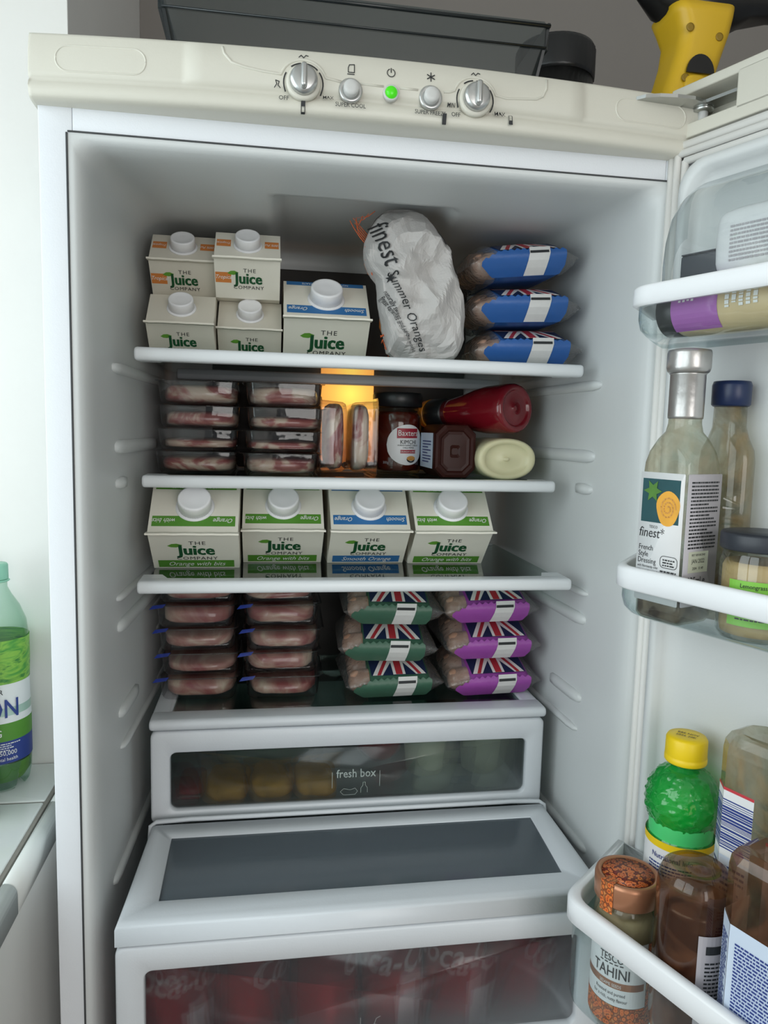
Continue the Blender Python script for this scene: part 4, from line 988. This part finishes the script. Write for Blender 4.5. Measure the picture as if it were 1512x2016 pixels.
# ------------------------------------------------------------------ door bins (built in door coordinates: x along the door, y outward, z up)
def bin_plan(n, ins, u0=.006, u1=.585, lead=.040, r=.018):
    """outline seen from above: back edge on the lining, slanting sides, rounded front corners"""
    a = (u0+ins, -.024); b = (u0+lead+ins, -n+ins); P = [a]
    d1 = (Vector(b)-Vector(a)).normalized(); s0 = Vector(b)-d1*r; s1 = Vector(b)+Vector((1, 0))*r
    for i in range(7):
        q = i/6; P.append(tuple(s0.lerp(Vector(b), q).lerp(Vector(b).lerp(s1, q), q)))
    P = [(u0+.050, -.0064), (u0+.050, -.024)]+P; w_ = u0+u1; Q = [(w_-x, y) for x, y in P[::-1]]
    return P+Q
def door_bin(label, n, zl0, zl1, zb, th=.0066):
    t = thing('door_bin', label, 'door bin', (DO.x, DO.y, zb), (0, 0, DA), 'clear bins hung on the fridge door')
    h0, h1 = zl0-zb, zl1-zb
    R = [[(x, y, z) for x, y in bin_plan(n, i_)] for i_, z in ((.0025, h0), (0, h0+.002), (0, h1-.003), (.0012, h1-.0008), (.004, h1), (th-.0011, h1), (th-.0002, h1-.001), (th, h0))]
    R.append(R[0]); one('white_rail', loft(R, False, False), 'bin_white', t, True, flip=True)
    R = [[(x, y, z) for x, y in bin_plan(n, i_)] for i_, z in ((.004, h0+.004), (.004, .018), (.0055, .010), (.0095, .0045), (.016, .0012), (.024, .0004))]
    one('clear_tray', loft(R, False, True), 'bin_clear', t, True)
    return t
door_bin('uppermost door bin, holding a jar lying under the clear hood', .102, 1.5815, 1.5990, 1.5530)
door_bin('door bin holding the dressing bottle and the lemongrass jar', .1015, 1.3350, 1.3555, 1.3080)
door_bin('deep door bin holding the lime bottle and tahini jar', .1430, 1.0290, 1.0520, .9420, .0088)
BZ1, BZ2, BZ3 = 1.5550, 1.3102, .9442
# clear dairy hood over the top bin
t = thing('dairy_hood', 'curved clear plastic hood over the uppermost door bin', 'hood', (DO.x, DO.y, 1.6005), (0, 0, DA))
prof = [(.0640, .000), (.0645, .020), (.0625, .044), (.0560, .066), (.0450, .082), (.0320, .0930), (.0240, .0965)]
R = []
for (u, k) in ((.041, .28), (.0415, .55), (.043, .78), (.0465, .90), (.052, .965), (.062, 1), (.30, 1), (.55, 1), (.556, .9), (.558, .6)):
    R.append([(u, -(.023+(n-.023)*(.25+.75*k)), z*(.35+.65*k) if z > .03 else z) for n, z in prof])
one('hood', loft(R, False, False, False), 'hood_clear', t, True)

def dthing(name, label, cat, u, n, z, rz=0, group=None): 
    p = D(u, n, z); return thing(name, label, cat, tuple(p), (0, 0, DA+rz), group)
# dressing bottle: square glass, aligned with the door; its label faces the front of the bin (local -y)
d_ = dthing('dressing_bottle', 'square glass bottle of French dressing with a silver neck and white label', 'bottle', .0865, .0698, BZ2)
def sqr(h, r, z): return [(x, y, z) for x, y in rrect(h, h, r, 5)]
R = [sqr(.017, .006, .0), sqr(.021, .006, .002), sqr(.0232, .006, .006), sqr(.0236, .006, .125), sqr(.0234, .008, .138), sqr(.0222, .011, .148), sqr(.0190, .014, .158), sqr(.0150, .0145, .165), sqr(.0136, .0135, .172), sqr(.0132, .0131, .215)]
one('glass', loft(R), 'residue_glass', d_)
one('liquid', loft([sqr(.020, .005, .003), sqr(.0222, .005, .007), sqr(.0222, .005, .030)]), 'dressing_liquid', d_)
one('neck_foil', lathe([(.0142, .176), (.0145, .178), (.0145, .213), (.0152, .214)], 32), 'foil_silver', d_)
one('cap', lathe([(.0158, .2145), (.0172, .216), (.0180, .219), (.0180, .231), (.0172, .2335), (.012, .2345)], 36), 'foil_silver', d_)
hb = .0239
one('label', rbox((0, -hb, .074), (.0440, .0006, .112), .001, 0, 'y'), 'label_white', d_)
one('label', rbox((hb, 0, .074), (.0006, .0440, .112), .001, 0, 'x'), 'label_grey', d_)
F0 = frame((0, -hb-.0004, .018), (1, 0, 0), (0, 0, 1)); F1 = frame((hb+.0004, 0, .018), (0, 1, 0), (0, 0, 1))
one('picture', off2(rect2(-.0195, .0690, .0185, .1065), z=.0001), 'teal_dark', d_, False, mtx=F0)
one('picture', poly([(.0075+.0115*math.cos(t_)*(1+.08*math.sin(3*t_)), .082+.0150*math.sin(t_)) for t_ in [2*PI*i/28 for i in range(28)]], .0003), 'paste_orange', d_, False, mtx=F0)
one('picture', stroke([(.0075+(.008-.0065*i/30)*math.cos(i*.5), .082+(.010-.0085*i/30)*math.sin(i*.5)) for i in range(30)], .0012, .0005), 'pastry', d_, False, mtx=F0)
one('picture', poly([(-.0085+(.0095 if k % 2 == 0 else .0045)*math.cos(k*PI/6), .096+(.0100 if k % 2 == 0 else .005)*math.sin(k*PI/6)) for k in range(12)], .0006), 'leaf_dark', d_, False, mtx=F0)
for s_, x, y, h, sh in (('TESCO', -.006, .0640, .0034, 0), ('finest*', -.008, .0560, .0120, .15), ('French', -.0125, .0445, .0066, 0), ('Style', -.0148, .0388, .0066, 0), ('Dressing', -.0108, .0330, .0066, 0), ('with Normandy cider', -.0095, .0292, .0030, 0), ('vinegar and mustard', -.0095, .0255, .0030, 0)):
    one('lettering', off2(txt(s_, h, 0, .82, sh), x, y), 'ink', d_, False, mtx=F0)
one('nutrition_box', stroke(rrect(.0085, .0050, .0035, 4, .0115, .0365), .0005, closed=True), 'ink', d_, False, mtx=F0)
one('printed_text', off2(greek(.016, .009, 3, 3), .0115, .0260), 'ink', d_, False, mtx=F0)
one('printed_text', off2(greek(.012, .007, 3, 4, .5), .0115, .0365), 'ink', d_, False, mtx=F0)
one('printed_text', off2(greek(.036, .058, 19, 8), 0, .0785), 'ink', d_, False, mtx=F1)
one('date_panel', off2(rect2(-.016, .0290, .010, .0470), z=.0001), 'label_cream', d_, False, mtx=F1)
for s_, x, y, h in (('BEST BEFORE END', -.003, .0432, .0026), ('JAN 2022', -.003, .0372, .0050), ('2004   01:49', -.003, .0315, .0034), ('225ml e', -.004, .0195, .0085)):
    one('lettering', off2(txt(s_, h, .004, .85), x, y), 'ink', d_, False, mtx=F1)
# second bottle behind it: tall round clear glass, navy cap, raised letters
n_ = dthing('sauce_bottle', 'tall clear glass bottle with a navy cap behind the dressing bottle', 'bottle', .0980, .0248, BZ2)
BR = .020
one('glass', lathe([(.015, 0), (.0185, .002), (BR, .006), (BR, .140), (.0190, .150), (.0150, .160), (.0122, .170), (.0118, .192)], 36, 1.25, .80), 'residue_clear', n_)
one('cap', lathe([(.0145, .188), (.0160, .1895), (.0162, .206), (.0150, .2095), (.010, .210)], 36), 'navy_cap', n_)
vv, ff = txt('INA', .020, .004, .9); vv = [(-y, x, z) for x, y, z in vv]
one('raised_letter', wrap(off2((vv, ff), .004, .100, z=.0010), BR*1.03, -PI/2+1.05), 'jar_glass', n_, False)
# lemongrass paste jar
l_ = dthing('lemongrass_jar', 'small glass jar of lemongrass paste with a black lid and lime green label', 'jar', .1570, .0585, BZ2+.0008)
one('paste', lathe([(.018, .003), (.0265, .005), (.0275, .010), (.0275, .058), (.0255, .0625), (.010, .060)], 40), 'lemongrass_paste', l_)
one('glass', lathe([(.020, 0), (.0285, .0015), (.0300, .006), (.0300, .062), (.0280, .068), (.0275, .072)], 40), 'jar_glass', l_)
one('lid', lathe([(.0298, .0720), (.0308, .0735), (.0308, .0840), (.0298, .0858), (.0280, .0852), (.0270, .0862), (.010, .0866)], 44), 'lid_charcoal', l_)
one('label', wrap(grid2(-.028, .014, .030, .050, 20), .0304, -PI/2+.72), 'label_lime', l_, False)
one('lettering', wrap(off2(txt('Lemongrass paste', .0048, .003, .85), -.004, .0445, z=.0003), .0304, -PI/2+.72), 'ink', l_, False)
one('printed_text', wrap(off2(greek(.046, .022, 8, 9), .002, .030), .0304, -PI/2+.72), 'ink', l_, False)
# jar lying in the top bin, a slate box and a white butter packet above it
p_ = dthing('spread_jar', 'jar with a purple and gold label lying on its side in the top bin', 'jar', .0620, .0600, BZ1+.0242, 0)
p_.rotation_euler = (0, PI/2, DA)
one('jar', lathe([(.0215, .012), (.0232, .018), (.0232, .150), (.020, .156)], 40), 'jar_beige', p_); one('lid', lathe([(.019, -.006), (.0215, -.004), (.0218, .010), (.0205, .012)], 36), 'lid_black', p_)
one('label', wrap(grid2(-.060, .0125, .060, .056, 30, 4), .0235, PI), 'label_purple', p_, False)
one('printed_text', wrap(off2(greek(.030, .016, 4, 12, .6), -.006, .028), .0239, -PI/2-.5), 'ink_white', p_, False)
one('printed_text', wrap(off2(greek(.018, .030, 5, 13, .6), .004, .078), .0237, -PI/2-.3), 'ink_white', p_, False)
one('strawberry_picture', wrap(poly([(.006*math.cos(t_), .105+.008*math.sin(t_)) for t_ in [2*PI*i/16 for i in range(16)]], .0003), .0237, -PI/2-.3), 'red_line', p_, False)
t = dthing('slate_box', 'dark slate coloured box under the clear hood', 'box', .0700, .0360, BZ1+.0485, .04)
one('box', rbox((.002, 0, .0135), (.036, .024, .025), .002), 'pack_slate', t); one('box_flap', rbox((.002, -.003, .0265), (.034, .020, .001), .001, .0003), 'pack_slate', t)
t = dthing('butter_packet', 'white printed butter packet under the clear hood', 'butter', .1320, .0400, BZ1+.0485, .06)
one('wrapper', lift(blob(.040, .018, .0270, .35, .35, 30, 14, .001, 50, 3), 0, 0, .0275), 'label_white', t); one('printed_text', greek(.048, .030, 9, 20, .5), 'label_grey', t, False, mtx=frame((0, -.0184, .026), (1, 0, 0), (0, 0, 1)))
# lime juice bottle: dimpled green ball, yellow cap
l2 = dthing('lime_juice_bottle', 'dimpled green plastic lime juice bottle with a yellow screw cap', 'bottle', .0910, .0415, BZ3+.0005)
LD = .054
prof = [(.022, 0), (.0285, .002), (.030, .008), (.0300, .085), (.0295, .108+LD)]
one('label', lathe([(.0303, .058+LD), (.0303, .108+LD)], 40, cap=False), 'label_white', l2); one('label_band', lathe([(.0305, .1015+LD), (.0305, .1082+LD)], 40, cap=False), 'lime_yellow', l2)
one('lettering', wrap(off2(txt('Nutritional Info', .0070, .004, .85),   .002, .0920+LD, z=.0004), .0306, -PI/2+.35), 'ink_blue', l2, False)
one('printed_text', wrap(off2(greek(.040, .012, 4, 31),   .0, .083+LD), .0306, -PI/2+.35), 'ink_blue', l2, False)
R = []; NB = 96
pr = []
for i in range(57):
    a = -PI*.30+PI*.72*i/56; pr.append((.0328*math.cos(a),   .1400+LD+.0345*math.sin(a), 1))
full = [(r, z, 0) for r, z in prof]+pr+[(.0150, .1745+LD, 0), (.0142, .1800+LD, 0)]
rr_ = random.Random(4); dents = []
for i in range(420):
    z_ = rr_.uniform(-.75, .93); a_ = rr_.uniform(0, 2*PI); dents.append((Vector((math.sqrt(max(0, 1-z_*z_))*math.cos(a_), math.sqrt(max(0, 1-z_*z_))*math.sin(a_), z_)), rr_.uniform(.045, .085)))
for r, z, dim in full:
    ring = []
    for k in range(NB):
        a = 2*PI*k/NB; q = r
        if dim:
            d0 = Vector((r*math.cos(a)/.0328, r*math.sin(a)/.0328, (z-.14-LD)/.0345)).normalized()
            for dv, ds in dents:
                dd = (d0-dv).length
                if dd < ds: q += .0011*(1-(dd/ds)**2)
        ring.append((q*math.cos(a), q*math.sin(a), z))
    R.append(ring)
one('bottle', loft(R), 'green_bottle', l2, True)
one('juice', lathe([(.026, .003), (.028, .010), (.028, .108+LD), (.0285, .135+LD), (.022, .155+LD)], 32), 'lime_juice', l2)
one('cap', ribbed([(a, b+LD, c) for a, b, c in [(.0178, .1770, 0), (.0185, .1780, 0), (.0185, .1820, 0), (.0178, .1828, 0), (.0182, .1836, 1), (.0180, .1985, 1), (.0165, .2010, 0), (.010, .2014, 0)]], 96, .02), 'lime_yellow', l2)
one('lettering', txt('BBE NOV', .0050, 0, .9), 'ink', l2, False, mtx=frame((0, .001, .2017+LD), (.92, .39, 0), (-.39, .92, 0)))
one('lettering', txt('2026 20K', .0050, 0, .9), 'ink', l2, False, mtx=frame((.002, -.005, .2017+LD), (.92, .39, 0), (-.39, .92, 0)))
# tahini jar with a patterned copper lid
th = dthing('tahini_jar', 'glass jar of tahini with a copper lid and a patterned orange paper seal', 'jar', .0860, .1045, BZ3+.0005)
one('paste', lathe([(.020, .003), (.0285, .005), (.0295, .012), (.0295, .095), (.026, .104), (.012, .102)], 40), 'tahini_paste', th)
one('glass', lathe([(.022, 0), (.0300, .0015), (.0318, .007), (.0318, .100), (.0300, .110), (.0290, .118)], 44), 'residue_glass', th)
one('lid', lathe([(.0315, .1170), (.0328, .1185), (.0330, .1350), (.0318, .1385), (.0285, .1392), (.0270, .1380), (.010, .1376)], 48), 'copper_lid', th)
one('lid_pattern', lathe([(.0255, .1380), (.0262, .1384), (.010, .1384)], 40), 'paisley_lid', th)
one('paper_seal', wrap(grid2(-.0075, .112, .0075, .1392, 6, 3, .0006), .0330, -PI/2+.05), 'tahini_pattern', th, False)
one('paper_seal', ([(.0336*math.cos(-PI/2+.05+a), .0336*math.sin(-PI/2+.05+a), .1394) for a in (-.22, .22)]+[(.0225*math.cos(-PI/2+.05+a), .0225*math.sin(-PI/2+.05+a), .1394) for a in (.25, -.25)], [(0, 1, 2, 3)]), 'tahini_pattern', th, False)
one('label', wrap(grid2(-.036, .0285, .036, .088, 24), .0322, -PI/2+.40), 'label_white', th, False)
one('label_border', wrap(grid2(-.060, .008, .060, .0280, 30), .0322, -PI/2+.5), 'tahini_pattern', th, False)
one('label_border', wrap(grid2(.0365, .0285, .0600, .088, 8), .0322, -PI/2+.40), 'tahini_pattern', th, False)
def tl(vf, x, y, z=.0004): return wrap(off2(vf, x, y, z=z), .0322, -PI/2+.34)
one('label_stripe', tl(grid2(-.035, 0, .035, .0065, 20), 0, .0447, .0002), 'copper_lid', th, False)
for s_, y, h in (('TESCO', .0690, .0095), ('TAHINI', .0545, .0140), ('SESAME SEEDS', .0462, .0042), ('Roasted and pureed', .0385, .0045), ('for a rich, nutty flavour', .0330, .0045)):
    one('lettering', tl(txt(s_, h, .004 if h > .009 else 0, .85), .0, y, .0006), 'ink_white' if s_ == 'SESAME SEEDS' else 'ink', th, False)
one('printed_line', tl(join(*[rect2(-.012+.0052*i, 0, -.0085+.0052*i, .0011) for i in range(5)]), 0, .0664), 'ink', th, False)
th.scale = (.86, .86, 1)
# brown sauce jar standing on its cap
b2 = dthing('gravy_jar', 'clear upturned jar half full of dark brown sauce', 'jar', .1520, .1035, BZ3+.0005)
one('cap', lathe([(.022, 0), (.0245, .002), (.0245, .022), (.023, .024)], 40), 'lid_black', b2)
one('sauce', lathe([(.020, .026), (.0260, .040), (.0282, .060), (.0282, .150), (.027, .153)], 40), 'brown_sauce', b2)
one('glass', lathe([(.022, .0235), (.0285, .038), (.0298, .050), (.0298, .160), (.0288, .1705), (.0258, .1780), (.0215, .1812), (.0170, .1792), (.0100, .1780), (.0060, .1795), (.002, .181)], 44), 'residue_brown', b2)
one('label', wrap(grid2(-.016, .060, .030, .140, 14), .0302, -PI/2+1.28), 'label_grey', b2, False)
one('label_stripe', wrap(grid2(-.010, .125, .026, .132, 12, 1, .0003), .0302, -PI/2+1.28), 'ink', b2, False)
one('printed_text', wrap(off2(greek(.036, .050, 15, 33), .008, .095), .0302, -PI/2+1.28), 'ink', b2, False)
# clear octagonal bottle standing on its cap, with a barcode label
def oct_ring(hx, hy, c, z): return [(x, y, z) for x, y in ((hx, hy-c), (hx-c, hy), (-hx+c, hy), (-hx, hy-c), (-hx, -hy+c), (-hx+c, -hy), (hx-c, -hy), (hx, -hy+c))]
def upturned(name, label, u, n, H, hx, hy, mat, top):
    t = dthing(name, label, 'bottle', u, n, BZ3)
    one('cap', lathe([(.018, 0), (.020, .002), (.020, .030), (.018, .032)], 32), 'cap_white', t)
    R = [oct_ring(hx*k, hy*k, hy*k*.45, z) for k, z in ((.45, .031), (.5, .045), (.85, .075), (1, .100), (1, H-.018), (.97, H-.010), (.86, H-.003), (.70, H), (.5, H-.004), (.12, H-.005))]
    one('bottle', loft(R), mat, t, False); return t
c2 = upturned('clear_sauce_bottle', 'nearly empty clear bottle standing on its cap, with a striped barcode label', .1740, .0440, .285, .0370, .0240, 'residue_clear', 0)
hx, hy, cc = .0370, .0240, .0108
# its left-front facets carry the barcode
pA = Vector((-hx, -hy+cc, 0)); pB = Vector((-hx+cc, -hy, 0)); mid = (pA+pB)/2; exv = (pB-pA).normalized()
FL = frame((-hx-.0004, 0, .150), (0, -1, 0), (0, 0, 1)); wl = (hy-cc)
FM = frame((mid.x, mid.y, .150), exv, (0, 0, 1), .0005)
FQ = frame((-.0130, -hy-.0005, .150), (1, 0, 0), (0, 0, 1))
for FF, ww in ((FM, (pB-pA).length/2), (FQ, .0138)):
    one('label', off2(rect2(-ww*.97, -.03, ww*.97, .088), z=.0001), 'label_white', c2, False, mtx=FF)
    one('label_edge', off2(rect2(-ww*.97, .086, ww*.97, .0885), z=.0003), 'red_line', c2, False, mtx=FF)
    r9 = random.Random(9); y = .036; bars = []
    while y < .078: h_ = r9.choice((.0006, .0011, .0018)); bars.append(rect2(-ww*.97, y, ww*.97, y+h_, .0003)); y += h_+r9.choice((.0006, .0012))
    one('barcode_print', join(*bars), 'ink_blue', c2, False, mtx=FF)
    one('label_panel', off2(rect2(-ww*.97, -.03, ww*.97, .030), z=.0003), 'label_bluewhite', c2, False, mtx=FF)
    one('printed_text', off2(greek(ww*1.5, .030, 6, 41), 0, .010, z=.0006), 'ink_blue', c2, False, mtx=FF)
FR = frame((0, -hy-.0005, .150), (1, 0, 0), (0, 0, 1))
one('label', off2(rect2(.0125, -.03, .0262, .058), z=.0001), 'label_grey', c2, False, mtx=FR); one('label_edge', off2(rect2(.0125, .056, .0262, .0588), z=.0003), 'red_line', c2, False, mtx=FR)
# large upturned bottle with a blue and white label
c3 = upturned('upturned_sauce_bottle', 'upturned bottle smeared with brown sauce, with a blue and white label', .2250, .1010, .225, .0380, .0290, 'residue_brown', 0)
hx, hy, cc = .0380, .0290, .01305
for (p, q) in (((-hx, hy-cc), (-hx, -hy+cc)), ((-hx, -hy+cc), (-hx+cc, -hy)), ((-hx+cc, -hy), (hx-cc, -hy))):
    pA, pB = Vector((*p, 0)), Vector((*q, 0)); FF = frame((*((pA+pB)/2).to_2d(), .110), pB-pA, (0, 0, 1), .0005); ww = (pB-pA).length/2
    one('label', off2(rect2(-ww, -.035, ww, .060), z=.0001), 'label_bluewhite', c3, False, mtx=FF)
    one('printed_text', off2(greek(ww*1.6, .07, 26, int(ww*1e4), .55), 0, .014, z=.0004), 'ink_blue', c3, False, mtx=FF)
one('label_stripe', off2(rect2(.012, -.035, .017, .025), z=.0006), 'red_line', c3, False, mtx=FF)

# ------------------------------------------------------------------ water bottles on the window sill
def water_bottle(label, x, y, rz):
    t = thing('water_bottle', label, 'bottle', (x, y, SILL), (0, 0, rz), 'water bottles on the sill')
    R = []; NN = 40
    for (r, z, lob) in ((.020, .004, 1), (.027, .0005, 1), (.031, .006, 1), (.0335, .020, .5), (.0340, .035, 0), (.0340, .095, 0), (.0325, .120, 0), (.0340, .150, 0), (.0340, .175, 0), (.0315, .195, 0), (.0250, .212, 0), (.0165, .226, 0), (.0130, .234, 0), (.0128, .243, 0)):
        R.append([(r*(1-.16*lob*max(0, math.cos(5*2*PI*k/NN)))*math.cos(2*PI*k/NN), r*(1-.16*lob*max(0, math.cos(5*2*PI*k/NN)))*math.sin(2*PI*k/NN), z+(.012*lob*max(0, math.cos(5*2*PI*k/NN)))) for k in range(NN)])
    one('bottle', loft(R), 'water_clear', t)
    one('base_tint', lathe([(.026, .010), (.0325, .020), (.0337, .034)], 32, cap=False), 'leaf_dark', t)
    rl = .0343
    one('label', lathe([(rl, .036), (rl, .062)], 40, cap=False), 'ink_blue', t); one('label', lathe([(rl, .062), (rl, .083)], 40, cap=False), 'print_green', t)
    one('label', lathe([(rl, .083), (.0335, .105), (.0333, .128)], 40, cap=False), 'label_white', t); one('label', lathe([(.0336, .128), (rl, .150), (rl, .178)], 40, cap=False), 'water_label', t)
    one('lettering', wrap(off2(txt('BUXTON', .030, .012, .75), 0, .090, z=.0008), rl, -PI/2), 'ink_blue', t, False)
    one('lettering', wrap(off2(txt('MINERAL WATER', .0085, .002, .9), 0, .117, z=.0008), rl, -PI/2), 'ink', t, False)
    one('lettering', wrap(off2(txt('SPARKLING', .0120, .008, .9), 0, .068, z=.0006), rl, -PI/2), 'ink_white', t, False)
    one('lettering', wrap(off2(txt('£150,000', .0075, .006, .9), .030, .046, z=.0006), rl, -PI/2), 'ink_white', t, False)
    one('printed_text', wrap(off2(greek(.034, .010, 4, 50), .030, .056), rl, -PI/2), 'ink_white', t, False)
    one('lettering', wrap(off2(txt('mental health', .0055, .003, .9), .030, .0395, z=.0006), rl, -PI/2), 'ink_white', t, False)
    one('neck_ring', lathe([(.0150, .2405), (.0160, .2415), (.0150, .2425)], 24), 'mint_cap', t)
    one('cap', ribbed([(.0140, .2430, 0), (.0145, .2440, 1), (.0143, .2590, 1), (.0130, .2610, 0), (.008, .2612, 0)], 60, .04), 'mint_cap', t)
    return t
water_bottle('green-labelled sparkling water bottle at the far end of the sill by the wall', -.4120, .1870, -.40)
water_bottle('green-labelled sparkling water bottle beside the sill tile joint', -.4260, .1120, -.35)

# ------------------------------------------------------------------ things on top of the fridge
FT = 1.7900
t = thing('smoked_tray', 'smoky grey clear plastic tray standing on top of the fridge', 'tray', (-.0180, .0750, FT))
ta = .088
R = []
for (k, z, y) in ((.90, .0, .010), (.905, .030, .004), (.94, .045, 0), (.985, .072, -.002), (1.0, .0725, -.004), (1.0, .094, -.005), (.995, .097, -.004)):
    hw = .1940*k; R.append([(-hw, .10, z), (-hw, y+.006, z), (-hw+.006, y, z), (hw-.006, y, z), (hw, y+.006, z), (hw, .10, z)])
one('tray_wall', loft(R, False, False, False), 'smoke_clear', t, False)
one('tray_floor', rbox((0, .06, .002), (.345, .10, .003), .006, .001), 'smoke_clear', t)
one('rim_line', tube([(-.190, -.0035, .0725), (.190, -.0035, .0725)], .0012, 6), 'smoke_dark', t)
one('rim_line', tube([(-.193, -.0055, .0925), (.193, -.0055, .0925)], .0020, 6), 'smoke_dark', t)
for s in (-1, 1): one('end_wall', loft([[(s*.176, .008, 0), (s*.190, -.002, .072), (s*.1935, -.0045, .096), (s*.1935, .09, .096), (s*.175, .09, 0)], [(s*.173, .008, 0), (s*.187, -.002, .072), (s*.1905, -.0045, .096), (s*.1905, .09, .096), (s*.172, .09, 0)]]), 'smoke_dark', t, False)
t = thing('black_tub', 'round black plastic tub with a ribbed lid on top of the fridge', 'tub', (.2440, .236, FT))
one('tub', lathe([(.044, 0), (.046, .002), (.047, .118)], 40), 'vac_black', t)
one('lid', ribbed([(.0485, .116, 1), (.0490, .120, 1), (.0490, .150, 1), (.0465, .1545, 0), (.042, .1552, 0), (.040, .1540, 0)], 80, .02), 'lid_black', t)
v_ = thing('window_vacuum', 'yellow and black handheld window vacuum standing on top of the fridge', 'window vacuum', (.3240, .0640, FT))
# yellow body: curved neck of sections (x centre, half width, half depth, z)
R = []
for (x, hx_, hy_, z) in ((-.012, .034, .030, 0), (-.010, .033, .029, .030), (-.004, .032, .028, .055), (.002, .032, .029, .080), (.006, .034, .030, .102), (.004, .040, .031, .120), (.002, .044, .031, .130)):
    R.append([(x+a*.78, b, z*.87) for a, b in rrect(hx_, hy_, .016, 5)])
one('body', loft(R), 'vac_yellow', v_)
R = []
for (x, z, hz_, hy_) in ((-.115, .196, .010, .010), (-.085, .183, .012, .012), (-.055, .163, .016, .016), (-.035, .150, .020, .022), (0, .143, .020, .027), (.04, .141, .020, .026), (.060, .146, .014, .020), (.09, .150, .012, .014), (.16, .152, .011, .012)):
    R.append([(x, a, z-.019+b) for a, b in rrect(hy_, hz_, min(hz_, hy_)*.8, 4)])
one('handle', loft(R), 'vac_black', v_)
one('handle_stripe', rbox((.030, -.0265, .131), (.045, .0015, .006), .001, .0004), 'label_grey', v_)
for (x, z) in ((.004, .099), (.016, .082), (-.016, .088), (-.018, .020), (-.018, .040)):
    one('screw_recess', lathe([(.0042, -.0006), (.0040, .0004), (.0022, .0002)], 16), 'vac_dark_yellow', v_, loc=(x, -.0300 if z > .05 else -.0305, z), rot=(PI/2, 0, 0))
one('button_recess', prism([(.015*math.cos(a), .018*math.sin(a)) for a in [PI*i/14 for i in range(15)]], 0, .002), 'vac_black', v_, False, mtx=frame((-.003, -.0300, .045), (1, 0, 0), (0, 0, 1)))
one('power_button', blob(.013, .006, .010, .7, .7, 20, 10), 'vac_yellow', v_, loc=(-.006, -.028, .034))

# ------------------------------------------------------------------ print belongs to the part it is printed on
for o in list(scene.objects):
    k = o.name.split('.')[0]
    if o.parent is None or o.type != 'MESH': continue
    if k in ('lettering', 'printed_text', 'picture', 'barcode_print', 'nutrition_box', 'date_panel', 'brand_panel', 'label_stripe', 'label_edge', 'label_panel', 'bowl_picture', 'leaf', 'colour_band', 'price_bar', 'printed_star', 'printed_line'):
        sib = {c.name.split('.')[0]: c for c in reversed(o.parent.children)}
        for host in ('label', 'price_label') if k == 'price_bar' else ('label', 'flag_print', 'paper', 'can_body', 'window', 'body'):
            h = sib.get(host)
            if h and h is not o and h.matrix_basis == Matrix.Identity(4): o.parent = h; break
